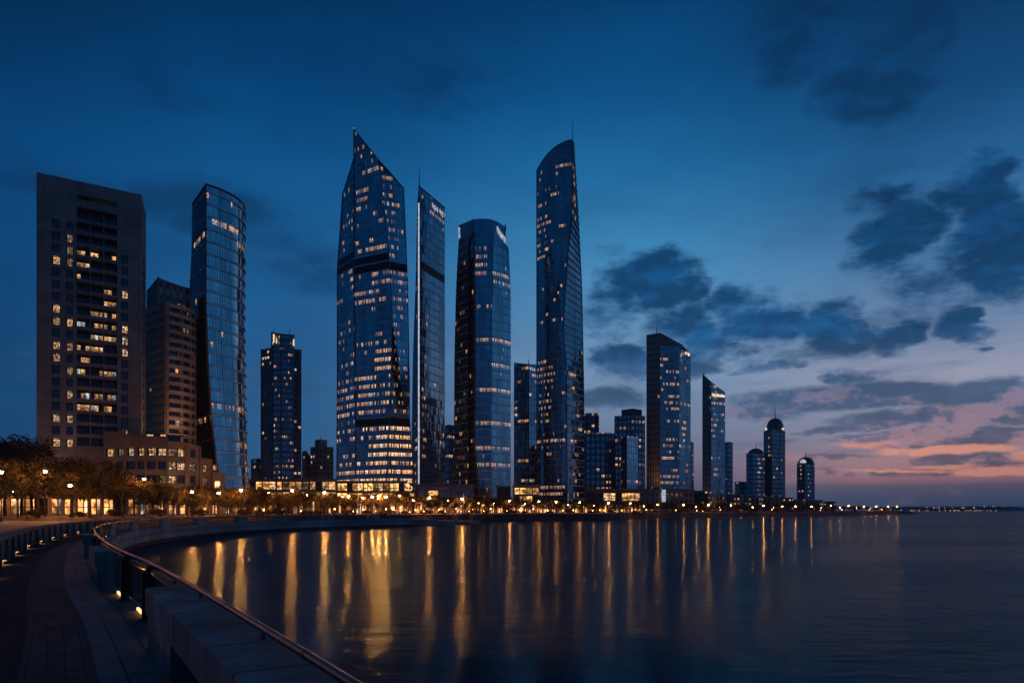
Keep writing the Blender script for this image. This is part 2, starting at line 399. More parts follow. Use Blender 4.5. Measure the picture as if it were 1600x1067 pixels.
# ------------------------------------------------------------------ sky
def azel(px, py):
    x = (px - CX) / F; z = (HY - py) / F
    return math.atan(x), math.atan2(z, math.sqrt(1 + x * x))
def make_world():
    w = bpy.data.worlds.new("World"); SC.world = w; w.use_nodes = True
    nt = NT(w.node_tree)
    out = nt.n('ShaderNodeOutputWorld')
    d = nt.vm('NORMALIZE', nt.n('ShaderNodeTexCoord').outputs['Generated'])
    x, y, z = nt.xyz(d)
    az = nt.m('ARCTAN2', x, y); el = nt.m('ARCSINE', z)
    EM = 0.70
    def col(xp, stops):
        st = []
        for py, c in stops:
            e = azel(xp, py)[1] / EM
            st.append((max(0.0, min(1.0, e)), lin(c)))
        st.sort(key=lambda s: s[0])
        return nt.ramp(nt.m('DIVIDE', el, EM, clamp=True), st)
    L = col(20, [(-120, (0, 36, 70)), (0, (0, 41, 79)), (120, (0, 54, 100)), (260, (1, 62, 112)), (420, (4, 64, 112)), (560, (10, 62, 107)), (680, (14, 62, 104)), (790, (22, 62, 98))])
    M = col(460, [(-120, (0, 42, 82)), (0, (0, 48, 92)), (150, (0, 66, 118)), (300, (14, 82, 136)), (450, (26, 88, 140)), (600, (34, 90, 138)), (700, (36, 86, 130)), (790, (44, 80, 115))])
    N = col(1000, [(-120, (0, 48, 90)), (0, (0, 60, 107)), (150, (8, 80, 134)), (270, (28, 104, 157)), (380, (56, 126, 173)), (480, (82, 136, 178)), (560, (108, 142, 176)), (640, (112, 132, 162)), (700, (108, 117, 143)), (740, (102, 103, 126)), (770, (84, 88, 110)), (792, (62, 76, 102))])
    R = col(1500, [(-120, (2, 42, 80)), (0, (6, 52, 95)), (150, (16, 72, 118)), (260, (36, 96, 146)), (400, (74, 116, 158)), (500, (106, 131, 165)), (580, (146, 150, 170)), (640, (132, 138, 158)), (690, (142, 128, 140)), (730, (172, 124, 122)), (747, (150, 106, 110)), (758, (88, 82, 99)), (775, (66, 73, 95)), (795, (42, 60, 86))])
    c = nt.mix(nt.sstep(az, azel(20, 0)[0] - 0.1, azel(460, 0)[0]), L, M)
    c = nt.mix(nt.sstep(az, azel(430, 0)[0], azel(1000, 0)[0]), c, N)
    c = nt.mix(nt.sstep(az, azel(1000, 0)[0], azel(1460, 0)[0]), c, R)
    S = col(1000, [(-120, (0, 44, 84)), (0, (0, 52, 95)), (300, (18, 82, 134)), (500, (38, 96, 144)), (700, (58, 98, 138)), (792, (44, 74, 106))])
    c = nt.mix(nt.sstep(az, 0.70, 1.05), c, S)
    c = nt.mix(nt.sstep(az, 1.7, 2.7), c, L)
    # clouds
    sv = nt.vm('MULTIPLY', d, (1.0, 1.0, 2.2))
    n1 = nt.noise(sv, 5.0, 9.0, 0.60)
    n2 = nt.noise(nt.vm('ADD', sv, (3.1, 7.7, 1.3)), 15.0, 8.0, 0.62)
    w1 = nt.vm('SUBTRACT', n1.outputs['Color'], (0.5, 0.5, 0.5)); w2 = nt.vm('SUBTRACT', n2.outputs['Color'], (0.5, 0.5, 0.5))
    wv = nt.vm('ADD', nt.vm('SCALE', w1, scale=0.16), nt.vm('SCALE', w2, scale=0.075))
    wxx, wyy, _ = nt.xyz(wv)
    az2 = nt.m('ADD', az, wxx); el2 = nt.m('MULTIPLY_ADD', wyy, 0.55, el)
    def field(blobs, A, E):
        acc = None
        for (px, py, rx, ry, wgt) in blobs:
            a0, e0 = azel(px, py)
            ra = rx / F / (1 + ((px - CX) / F) ** 2); re = ry / F * 0.9
            u = nt.m('MULTIPLY', nt.m('SUBTRACT', A, a0), 1 / ra); v = nt.m('MULTIPLY', nt.m('SUBTRACT', E, e0), 1 / re)
            d2 = nt.m('MULTIPLY_ADD', v, v, nt.m('MULTIPLY', u, u))
            mval = nt.m('MULTIPLY', nt.m('SUBTRACT', 1.0, d2), wgt)
            acc = mval if acc is None else nt.m('MAXIMUM', acc, mval)
        return nt.m('MAXIMUM', acc, 0.0)
    big = [(1035, 436, 95, 52, 1), (975, 470, 70, 30, .6), (1205, 500, 105, 55, 1), (1300, 515, 90, 50, 1), (1150, 470, 60, 40, .6), (1250, 560, 130, 24, .45), (1440, 470, 120, 40, .45), (1060, 500, 80, 60, .5), (1385, 525, 70, 36, .9), (1110, 540, 85, 52, .85), (985, 562, 75, 42, .8), (945, 500, 50, 40, .45),
           (1490, 505, 60, 26, .8), (1525, 534, 26, 10, .7), (1400, 365, 95, 80, 1), (1565, 375, 110, 95, 1.1), (1500, 300, 90, 34, .8), (1455, 440, 60, 30, .5), (1350, 320, 70, 30, .45), (1560, 285, 70, 40, .8), (940, 620, 80, 26, .6), (1215, 578, 60, 16, .7), (1330, 592, 62, 20, .8), (970, 390, 40, 14, .35)]
    fb = nt.noise(nt.vm('ADD', sv, (0.7, 2.1, 5.0)), 11.0, 10.0, 0.66).outputs['Fac']
    fb2 = nt.noise(nt.vm('ADD', sv, (0.688, 2.1, 5.03)), 11.0, 10.0, 0.66).outputs['Fac']
    fbc = nt.m('SUBTRACT', fb, 0.5)
    dens = lambda f, k: nt.m('MULTIPLY_ADD', fbc, nt.m('MULTIPLY', nt.m('MINIMUM', nt.m('MULTIPLY', f, 4.0), 1.0), k), f)
    a1 = nt.sstep(dens(field(big, az2, el2), 1.9), 0.0, 0.72, 0.0, 0.97)
    flat = [(1330, 622, 250, 26, 1), (1560, 622, 160, 36, 1), (1480, 652, 220, 20, .9), (1210, 640, 120, 18, .7), (1500, 684, 230, 17, 1), (1330, 672, 120, 8, .7), (1500, 718, 110, 12, 1), (1300, 716, 110, 6, .7), (1350, 739, 150, 9, .6), (1180, 690, 110, 8, .4)]
    az3 = nt.m('MULTIPLY_ADD', wxx, 1.2, az); el3 = nt.m('MULTIPLY_ADD', wyy, 0.20, el)
    veil = nt.noise(nt.vm('MULTIPLY', nt.vm('ADD', d, (4.2, 1.7, 0.3)), (1.0, 1.0, 2.6)), 4.2, 9.0, 0.62).outputs['Fac']
    vm_ = nt.m('MULTIPLY', nt.sstep(veil, 0.49, 0.74, 0.0, 0.5), nt.m('MULTIPLY', nt.sstep(az, -0.45, 0.30, 0.35, 1.0), nt.sstep(el, 0.50, 0.20, 0.25, 1.0)))
    a2 = nt.sstep(dens(field(flat, az3, el3), 0.75), 0.05, 0.6, 0.0, 0.92)
    faint = [(1360, 140, 110, 66, 1), (1240, 55, 110, 80, .8), (1440, 60, 80, 60, .5), (330, 335, 260, 46, .8), (650, 120, 240, 60, .45), (250, 110, 240, 60, .4), (820, 640, 60, 30, .5), (90, 290, 160, 30, .6), (500, 420, 140, 60, .55), (90, 560, 140, 50, .4), (440, 600, 120, 40, .45)]
    a3 = nt.sstep(dens(field(faint, az2, el2), 1.3), 0.0, 0.8, 0.0, 0.72)
    ccol = nt.ramp(nt.m('DIVIDE', el, 0.45, clamp=True), [(0.0, lin((80, 80, 100))), (0.14, lin((104, 92, 108))), (0.2, lin((86, 92, 118))), (0.32, lin((62, 90, 124))), (0.48, lin((16, 70, 114))), (0.62, lin((8, 64, 108))), (0.8, lin((8, 56, 98))), (1.0, lin((4, 50, 92)))])
    shade = nt.m('MULTIPLY', nt.sstep(n2.outputs['Fac'], 0.3, 0.7, 0.92, 1.08), nt.sstep(n1.outputs['Fac'], 0.3, 0.7, 0.9, 1.1))
    relief = nt.m('MULTIPLY_ADD', nt.m('SUBTRACT', fb2, fb), 3.2, 1.0)
    shade = nt.m('MULTIPLY', shade, nt.m('MINIMUM', nt.m('MAXIMUM', relief, 0.84), 1.3))
    ccol = nt.vm('SCALE', ccol, scale=shade)
    rim = nt.m('MULTIPLY', nt.sstep(nt.m('SUBTRACT', fb2, fb), 0.0, 0.10), nt.m('MULTIPLY', nt.sstep(el, 0.20, 0.07), nt.sstep(az, 0.15, 0.4)))
    ccol = nt.mix(nt.m('MULTIPLY', rim, 0.5), ccol, lin((196, 140, 134)))
    # afterglow streaks lit from below
    hot = [(1480, 703, 120, 9, 1), (1540, 736, 120, 9, 1), (1400, 736, 60, 4, .8), (1450, 728, 70, 4, .7), (1370, 697, 60, 7, .6), (1590, 715, 50, 14, .8)]
    a4 = nt.sstep(dens(field(hot, az3, el3), 0.9), 0.05, 0.8, 0.0, 0.8)
    c = nt.mix(vm_, c, ccol); c = nt.mix(a3, c, ccol); c = nt.mix(a1, c, ccol); c = nt.mix(a2, c, ccol)
    c = nt.mix(a4, c, lin((226, 150, 124)))
    # fine high wisps low over the horizon
    wis = nt.noise(nt.vm('MULTIPLY', d, (1.0, 1.0, 9.0)), 5.0, 7.0, 0.6).outputs['Fac']
    wm = nt.m('MULTIPLY', nt.sstep(wis, 0.5, 0.75, 0.0, 0.45), nt.m('MULTIPLY', nt.sstep(el, 0.02, 0.06), nt.sstep(el, 0.30, 0.10)))
    c = nt.mix(nt.m('MULTIPLY', wm, nt.sstep(az, -0.1, 0.3)), c, ccol)
    broad = nt.sstep(n1.outputs['Fac'], 0.35, 0.65, 0.93, 1.07)
    c = nt.vm('SCALE', c, scale=broad)
    # air outside the haze is clearer: the low sky stands a little brighter than it arrives at the eye
    lift = nt.ramp(el, [(0.0, (1.42, 1.42, 1.42, 1)), (0.06, (1.38, 1.38, 1.38, 1)), (0.14, (1.2, 1.2, 1.2, 1)), (0.35, (1.08, 1.08, 1.08, 1)), (0.6, (1.05, 1.05, 1.05, 1))])
    c = nt.vm('MULTIPLY', c, lift)
    bg = nt.n('ShaderNodeBackground'); nt.put(bg.inputs[0], c); bg.inputs[1].default_value = 1.0
    # the physical sky with its sun just under the horizon adds the last of the twilight
    sky = nt.n('ShaderNodeTexSky', sky_type='NISHITA'); sky.sun_disc = False
    sky.sun_elevation = math.radians(-2.0); sky.sun_rotation = math.radians(33.0)
    bg2 = nt.n('ShaderNodeBackground'); nt.t.links.new(sky.outputs[0], bg2.inputs[0]); bg2.inputs[1].default_value = 0.012
    ad = nt.n('ShaderNodeAddShader')
    nt.t.links.new(bg.outputs[0], ad.inputs[0]); nt.t.links.new(bg2.outputs[0], ad.inputs[1]); nt.t.links.new(ad.outputs[0], out.inputs[0])
make_world()
cam = bpy.data.cameras.new('camera'); cam.sensor_width = 36.0; cam.lens = 36.0 * F / 1600.0
cam.shift_y = (HY - 533.5) / 1600.0; cam.clip_start = 0.1; cam.clip_end = 30000
co = bpy.data.objects.new('camera', cam); COL.objects.link(co); co.location = (0, 0, CZ); co.rotation_euler = (math.radians(90), 0, 0)
SC.camera = co
# the sun is already under the horizon: no sun lamp, the sky alone gives the daylight that is left
SC.view_settings.view_transform = 'Standard'; SC.view_settings.look = 'None'; SC.view_settings.exposure = 0; SC.view_settings.gamma = 1
SC.view_settings.use_curve_mapping = False
SC.cycles.max_bounces = 6; SC.cycles.diffuse_bounces = 2; SC.cycles.glossy_bounces = 3; SC.cycles.transmission_bounces = 2; SC.cycles.transparent_max_bounces = 4
SC.cycles.sample_clamp_indirect = 6.0; SC.cycles.caustics_reflective = False; SC.cycles.caustics_refractive = False
SC.cycles.use_denoising = True
# ------------------------------------------------------------------ promenade curve
RAW = [(5.2, -7.5), (2.9, -2.6), (0.95, 1.1), (-0.88, 4.23), (-2.30, 6.6), (-4.37, 10.0), (-7.0, 14.2), (-9.4, 17.8), (-12.8, 23.2), (-18.6, 32.9), (-24.2, 43.0), (-31.0, 57.0), (-36.0, 70.0), (-39.6, 84.0), (-41.5, 100.0),
       (-40.6, 118.0), (-36.2, 136.0), (-28.6, 152.0), (-22.0, 162.0)]
def catmull(P, k=14):
    out = []
    for i in range(len(P) - 1):
        p0 = P[max(i - 1, 0)]; p1 = P[i]; p2 = P[i + 1]; p3 = P[min(i + 2, len(P) - 1)]
        for j in range(k):
            t = j / k
            out.append(tuple(0.5 * (2 * b + (c - a) * t + (2 * a - 5 * b + 4 * c - d) * t * t + (3 * b - a - 3 * c + d) * t ** 3) for a, b, c, d in zip(p0, p1, p2, p3)))
    out.append(P[-1]); return out
def frames(pts):
    out = []; s = 0.0
    for i, p in enumerate(pts):
        a = pts[max(i - 1, 0)]; b = pts[min(i + 1, len(pts) - 1)]
        tx, ty = b[0] - a[0], b[1] - a[1]; L = math.hypot(tx, ty); tx /= L; ty /= L
        if i: s += math.hypot(p[0] - pts[i - 1][0], p[1] - pts[i - 1][1])
        out.append((p[0], p[1], s, -ty, tx))
    return out
def resample(fr, step):
    pts = []; tot = fr[-1][2]; n = max(2, int(tot / step)); i = 0
    for k in range(n + 1):
        s = tot * k / n
        while i < len(fr) - 2 and fr[i + 1][2] < s: i += 1
        a, b = fr[i], fr[i + 1]; t = (s - a[2]) / max(b[2] - a[2], 1e-6)
        pts.append((a[0] + (b[0] - a[0]) * t, a[1] + (b[1] - a[1]) * t))
    return frames(pts)
RAIL = resample(frames(catmull(RAW)), 0.5)
def at_s(s, fr=None):
    fr = fr or RAIL
    s = max(0.0, min(fr[-1][2], s))
    lo, hi = 0, len(fr) - 1
    while hi - lo > 1:
        md = (lo + hi) // 2
        if fr[md][2] <= s: lo = md
        else: hi = md
    a, b = fr[lo], fr[hi]; t = (s - a[2]) / max(b[2] - a[2], 1e-6)
    return tuple(a[k] + (b[k] - a[k]) * t for k in range(5))
def seg(s0, s1, step=0.5):
    n = max(1, int(math.ceil((s1 - s0) / step)))
    return [at_s(s0 + (s1 - s0) * i / n) for i in range(n + 1)]
def s_of_depth(Y): return next(w[2] for w in RAIL if w[1] >= Y)
SMAX = RAIL[-1][2]
DZ = 1.6                                         # walkway level

def structure(o, kind='structure'): o['kind'] = kind; return o
# water
mb = MB(); mb.face([(-1700, -300, 0), (3300, -300, 0), (3300, 3500, 0), (-1700, 3500, 0)])
structure(mb.build('water', 'bay_water'))
# walkway strips, side by side
for nm, a, b, mat in (('walkway_kerb', 0.0, 0.46, 'kerb_stone'), ('walkway_slabs', 0.46, 1.12, 'paving_slab'), ('walkway_bricks', 1.12, 1.95, 'paving_brick'), ('walkway_asphalt', 1.95, 3.05, 'asphalt')):
    mb = MB(); dz = {'walkway_kerb': 0.0, 'walkway_slabs': -0.004, 'walkway_bricks': -0.008, 'walkway_asphalt': -0.012}[nm]
    mb.sweep(RAIL, [(a, DZ + dz - 0.3), (a, DZ + dz), (b, DZ + dz), (b, DZ + dz - 0.3)])
    # uv across the strip starts at its own edge
    structure(mb.build(nm, mat))
# seawall under the rail, with a projecting ledge
mb = MB()
mb.sweep(RAIL, [(0.02, DZ - 0.004), (-0.62, DZ - 0.01), (-0.62, DZ - 0.26), (-0.40, DZ - 0.30), (-0.46, -1.5)])
mb.sweep(RAIL, [(-0.40, -1.5), (0.0, -1.5), (0.0, DZ - 0.02)], 0)
seawall = mb.build('seawall', 'seawall_concrete')
tag(seawall, 'long curved grey concrete seawall with a ledge dropping to the dark bay water', 'seawall')
mb = MB(); mb.sweep(RAIL, [(-0.475, 0.42), (-0.49, 0.40), (-0.50, -1.0)])
mb.build('tide_stain', 'dark_rock', seawall)
# low parapet on the plaza side
PW = resample(frames([(w[0] + w[3] * 3.05, w[1] + w[4] * 3.05) for w in RAIL]), 0.6)
par = thing('promenade_parapet', 'low dark curving parapet wall between the lit plaza and the sunken walkway', 'parapet wall', (PW[40][0], PW[40][1], DZ))
mb = MB(); mb.sweep(PW, [(0.0, DZ - 0.3), (0.0, DZ + 0.86), (0.34, DZ + 0.86), (0.34, DZ - 0.3)], closed=True)
mb.build('wall', 'parapet_concrete', par)
mb = MB(); mb.sweep(PW, [(-0.05, DZ + 0.862), (-0.05, DZ + 1.0), (0.40, DZ + 1.0), (0.40, DZ + 0.862)], closed=True)
mb.build('coping', 'parapet_concrete', par)
s = 3.0; nn = 0
while s < PW[-1][2] - 3 and nn < 60:
    w = at_s(s, PW)
    mb = MB(); t = (w[4], -w[3])
    mb.obox(w[0] - w[3] * 0.07, w[1] - w[4] * 0.07, t, 0.30, 0.068, DZ + 0.16, DZ + 0.20)
    c4 = [(w[0] - w[3] * (0.07 + q * .05) + t[0] * r * .26, w[1] - w[4] * (0.07 + q * .05) + t[1] * r * .26, DZ + 0.155) for q, r in ((-1, -1), (1, -1), (1, 1), (-1, 1))]
    mb.face(c4, 1)
    if nn % 2 == 0 and s < 130: mb.build('floor_light', ['dark_metal', 'kerb_lamp_glow'], par)
    p2 = at_s(s + 1.2, PW); t2 = (p2[4], -p2[3]); mb = MB()
    mb.obox(p2[0] - p2[3] * 0.055, p2[1] - p2[4] * 0.055, t2, 0.16, 0.05, DZ, DZ + 0.858)
    mb.build('buttress', 'parapet_concrete', par)
    s += 3.2; nn += 1

# plaza and terrace, embankment, far bank
WL = [(-22, 162), (-13, 186), (0, 205), (30, 229), (46, 276), (83, 316), (180, 412), (292, 548), (345, 610), (390, 800), (400, 1500)]
T2 = [(-26, 174), (-14.6, 197), (0.5, 216), (31, 241), (47, 288), (85, 329), (183, 426), (287, 560), (334, 622), (350, 800), (360, 1500)]
T = [(-700, 106), (-260, 112), (-150, 119), (-92, 128), (-64, 143), (-47, 160), (-36, 171)] + T2
mb = MB()
poly = [(w[0] + w[3] * 0.36, w[1] + w[4] * 0.36) for w in PW] + [(-14, 200), (-14, 420), (-900, 420), (-900, -120), (PW[0][0] - 30, -120)]
mb.face([(p[0], p[1], 1.72) for p in poly])
structure(mb.build('plaza', 'plaza_stone'))
mb = MB()
poly = T + [(360, 3400), (-1650, 3400), (-1650, 106)]
mb.prism(poly, -1.0, GZ)
structure(mb.build('city_ground', 'terrace_stone'))
mb = MB()
wl = [(-30, 161)] + WL; t2 = [(-36, 171)] + T2
mid = [((a[0] * .45 + b[0] * .55), (a[1] * .45 + b[1] * .55)) for a, b in zip(wl, t2)]
def dense(P, n=6):
    out = []
    for i in range(len(P) - 1):
        for k in range(n): out.append((P[i][0] + (P[i + 1][0] - P[i][0]) * k / n, P[i][1] + (P[i + 1][1] - P[i][1]) * k / n))
    return out + [P[-1]]
W_, M_, T_ = dense(wl, 14), dense(mid, 14), dense(t2, 14)
rr = random.Random(3)
M_ = [(p[0] + rr.uniform(-.5, .5), p[1] + rr.uniform(-.5, .5), 0.9 + rr.uniform(-.25, .25)) for p in M_]
for i in range(len(W_) - 1):
    mb.face([(*W_[i], -0.6), (*W_[i + 1], -0.6), M_[i + 1], M_[i]]); mb.face([M_[i], M_[i + 1], (*T_[i + 1], GZ - 0.04), (*T_[i], GZ - 0.04)])
structure(mb.build('embankment', 'dark_rock'))
# low stepped quay below the main tower, lamplit
q = thing('landing_quay', 'low stepped stone landing at the water edge in front of the pointed tower', 'quay', (-12, 176, 0))
for k, (x0, x1, y0, y1, z) in enumerate([(-26, -19, 164, 169, 1.5), (-22, -15, 168.5, 177, 1.1), (-17, -10, 176.5, 185, .8)]):
    mb = MB(); mb.prism([(x0, y0), (x1, y0 + 1.5), (x1 + 2, y1), (x0 + 1, y1 + 1)], -0.8, z); mb.build('platform', 'pale_stone', q)
# jumble of boulders along the dark shore
def boulder(x, y, r, sd):
    rn = random.Random(sd); bm = bmesh.new(); bmesh.ops.create_icosphere(bm, subdivisions=2, radius=1.0)
    mb = MB(); 
    for v in bm.verts:
        k = 1 + rn.uniform(-.22, .22); v.co = Vector((v.co.x * k * r * 1.5, v.co.y * k * r, max(v.co.z, -0.5) * k * r * 0.7))
    me = bpy.data.meshes.new('boulder'); bm.to_mesh(me); bm.free(); me.materials.append(MATS['dark_rock'])
    o = bpy.data.objects.new('boulder', me); COL.objects.link(o); o.location = (x, y, 0.5); o.rotation_euler = (0, 0, rn.uniform(0, 3)); return o
bl = ['broad dark boulder on the shore beside the stepped stone landing', 'rounded dark boulder at the water edge below the crowned glass tower', 'tallest dark boulder on the shore between the crowned tower and the sail topped tower',
      'low dark boulder in the water edge before the sail topped tower', 'small dark boulder at the shore just beyond the sail topped tower', 'dark boulder on the bank before the stepped blue tower']
for k, (px, py, r) in enumerate([(762, 815, 1.9), (783, 813, 1.5), (808, 812, 2.3), (824, 814, 1.2), (905, 812, 1.4), (962, 810, 1.6)]):
    Y = CZ / (py + 1.5 - HY) * F + 3
    tag(boulder(wx(px, Y), Y, r, k), bl[k], 'boulder', 'boulders along the shore')
# far bank across the bay
mb = MB()
FB = [(wx(1405, 2300), 2300), (wx(1480, 2150), 2150), (wx(1600, 2050), 2050), (2400, 2000), (3000, 2150)]
fb = dense(FB, 30)
for i in range(len(fb) - 1):
    z0 = 6.0 + 2.2 * math.sin(i * .37) + rr.uniform(-1, 1.6); 
    a, b = fb[i], fb[i + 1]
    mb.face([(a[0], a[1], -1), (b[0], b[1], -1), (b[0], b[1] + 6, 3), (a[0], a[1] + 6, 3)])
    mb.face([(a[0], a[1] + 6, 3), (b[0], b[1] + 6, 3), (b[0], b[1] + 900, 3), (a[0], a[1] + 900, 3)])
structure(mb.build('far_bank', 'far_wood'))
mb = MB()
for i in range(1700):
    t = rr.random() * (len(fb) - 1); k = int(t); u = t - k
    x = fb[k][0] + (fb[min(k + 1, len(fb) - 1)][0] - fb[k][0]) * u; y = fb[k][1] + (fb[min(k + 1, len(fb) - 1)][1] - fb[k][1]) * u + rr.uniform(12, 90)
    r = rr.uniform(2.0, 5.5); h = rr.uniform(4.0, 8.5)
    for q_ in range(5):
        a = rr.uniform(0, 6.3); cx = x + math.cos(a) * r * .6; cy = y + math.sin(a) * r * .5; cz = 3 + h * rr.uniform(.35, 1)
        n = Vector((rr.gauss(0, 1), rr.gauss(0, 1), rr.gauss(0, .6))).normalized(); s_ = n.orthogonal().normalized() * r * .6; t_ = n.cross(s_)
        c_ = Vector((cx, cy, cz)); mb.face([c_ - s_ - t_, c_ + s_ - t_, c_ + s_ * .7 + t_, c_ - s_ * .7 + t_])
o = mb.build('far_treeline', 'far_wood'); tag(o, kind='stuff')

# ------------------------------------------------------------------ railing and parapet blocks on the water side
PZ = DZ + 1.0
S_A = s_of_depth(10.2)
rail = thing('promenade_railing', 'steel handrail on square dark posts curving along the sea edge of the walkway', 'railing', (*at_s(S_A)[:2], DZ))
mb = MB(); mb.tube([(w[0] + w[3] * 0.03, w[1] + w[4] * 0.03, PZ) for w in RAIL], 0.034, 12)
mb.build('handrail', 'handrail_steel', rail, smooth=True, weld=True)
mb = MB(); mb.tube([(w[0] + w[3] * 0.05, w[1] + w[4] * 0.05, PZ - 0.085) for w in RAIL if w[2] > S_A], 0.016, 8)
mb.build('lower_rail', 'dark_metal', rail, smooth=True, weld=True)
for k in range(26):
    w = at_s(2.2 + k * 3.0); w2 = at_s(2.26 + k * 3.0); mb = MB(); mb.tube([(q[0] + q[3] * .03, q[1] + q[4] * .03, PZ) for q in (w, w2)], 0.0372, 12); mb.build('rail_sleeve', 'dark_metal', rail)
blocks = [(0.5, S_A)]
s = s_of_depth(19.0)
while s < SMAX - 8: blocks.append((s, s + 3.6)); s += 3.6 + 10.4
def open_sections():
    for i, b in enumerate(blocks):
        e = blocks[i + 1][0] if i + 1 < len(blocks) else SMAX
        yield b[1], e
for a, e in open_sections():
    n = max(1, round((e - a) / 3.2)); st = (e - a) / n
    ps = [a + st * k for k in range(1, n)] if n > 1 else []
    knots = [a] + ps + [e]
    for sp in ps:
        w = at_s(sp); mb = MB(); t = (w[4], -w[3])
        mb.obox(w[0] + w[3] * 0.14, w[1] + w[4] * 0.14, t, 0.085, 0.075, DZ - 0.02, PZ - 0.11)
        mb.obox(w[0] + w[3] * 0.14, w[1] + w[4] * 0.14, t, 0.12, 0.11, DZ - 0.01, DZ + 0.03)
        mb.obox(w[0] + w[3] * 0.05, w[1] + w[4] * 0.05, t, 0.03, 0.10, PZ - 0.12, PZ - 0.02)
        mb.build('post', 'dark_metal', rail)
    for k in range(len(knots) - 1):
        s0, s1 = knots[k] + 0.16, knots[k + 1] - 0.16
        if s1 - s0 < 0.4: continue
        mb = MB(); mb.sweep(seg(s0, s1), [(0.09, DZ + 0.14), (0.09, PZ - 0.16), (0.105, PZ - 0.16), (0.105, DZ + 0.14)], closed=True)
        mb.build('infill_panel', 'infill_glass', rail)
        mb = MB(); mb.sweep(seg(s0 + .15, s0 + .15 + min(1.1, s1 - s0 - .3)), [(0.12, DZ + 0.02), (0.12, DZ + 0.07), (0.16, DZ + 0.07), (0.16, DZ + 0.02)], closed=True)
        if knots[k] < 70: mb.build('light_strip', 'strip_glow', rail)
lab0 = 'long jointed concrete parapet block with weathered coping at the near end of the handrail'
for i, (a, e) in enumerate(blocks):
    w = at_s(e)
    b = thing('parapet_block', lab0 if i == 0 else f'{ORD[i - 1]} concrete parapet block along the handrail beyond the long jointed one', 'parapet block', (w[0], w[1], DZ), 'concrete parapet blocks along the handrail')
    mb = MB()
    top = PZ - 0.085
    mb.sweep(seg(a, e), [(-0.10, top), (-0.10, top - 0.36), (0.50, top - 0.36), (0.50, top - 0.02), (0.48, top)], closed=True)
    mb.build('coping', 'coping_concrete', b)
    if i == 0:
        for (p0, p1) in ((e - 2.5, e), (e - 7.0, e - 5.4), (0.5, 1.5)):
            mb = MB(); mb.sweep(seg(p0, p1), [(0.0, DZ - 0.1), (0.0, top - 0.363), (0.47, top - 0.363), (0.47, DZ - 0.1)], closed=True); mb.build('pier', 'coping_concrete', b)
        mb = MB(); mb.sweep(seg(a, e - 2.5), [(0.06, DZ - 0.1), (0.06, top - 0.362), (0.12, top - 0.362), (0.12, DZ - 0.1)], closed=True); mb.build('recess_panel', 'parapet_concrete', b)
    else:
        mb = MB(); mb.sweep(seg(a, e), [(0.0, DZ - 0.1), (0.0, top - 0.363), (0.46, top - 0.363), (0.46, DZ - 0.1)], closed=True); mb.build('pier', 'coping_concrete', b)
    nb = max(1, int((e - a) / 3))
    mb = MB()
    for k in range(nb):
        w = at_s(a + (k + .5) * (e - a) / nb); mb = MB(); mb.tube([(w[0] + w[3] * .04, w[1] + w[4] * .04, top - .02), (w[0] + w[3] * .03, w[1] + w[4] * .03, PZ - .03)], 0.022, 8)
        mb.build('rail_bracket', 'handrail_steel', b)
# ------------------------------------------------------------------ tower toolkit
class Edge:
    """a vertical corner of a building: its outline in photo pixels at depth Y fixes its plan position at every height"""
    def __init__(s, pts, Y, top): s.p = sorted(pts, key=lambda q: q[1]); s.Y = Y; s.top = wz(top, Y)
    def xy(s, z):
        py = pyof(z, s.Y); p = s.p
        if py <= p[0][1]: x = p[0][0]
        elif py >= p[-1][1]: x = p[-1][0]
        else:
            for a, b in zip(p, p[1:]):
                if a[1] <= py <= b[1]: x = a[0] + (b[0] - a[0]) * (py - a[1]) / max(b[1] - a[1], 1e-6); break
        return Vector((wx(x, s.Y), s.Y, 0))
class BackEdge:
    def __init__(s, e, dx, dy, top=None): s.e = e; s.dx = dx; s.dy = dy; s.top = e.top if top is None else top; s.Y = e.Y + dy
    def xy(s, z): return s.e.xy(z) + Vector((s.dx, s.dy, 0))
def V(x, Y, top, x2=None): return Edge([(x, 0), (x if x2 is None else x2, 1000)], Y, top)
def runs(spec, rng, base=0.04, keep=0.5, gain=()):
    """lit rooms come in runs along a floor: spec rows (py0, py1, u0, u1, p)"""
    state = {}
    def f(j, u, py):
        p = base
        for a, b, u0, u1, q in spec:
            if a <= py <= b and u0 <= u <= u1: p = q
        k = state.get(j)
        if k is None: k = state[j] = [rng.choice((0.25, 0.6, 1.0, 1.7)), False]
        pr = p * (k[0] if p < 0.3 else 1.0)
        on = rng.random() < (keep if (k[1] and p > 0.02) else pr)
        if p > 0.5: on = rng.random() < p
        k[1] = on
        g = next((x[2] for x in gain if x[0] <= py <= x[1]), 1.0)
        return g * rng.choice((0.15, 0.3, 0.5, 0.75, 1.0, 1.2)) if on else 0.0
    return f
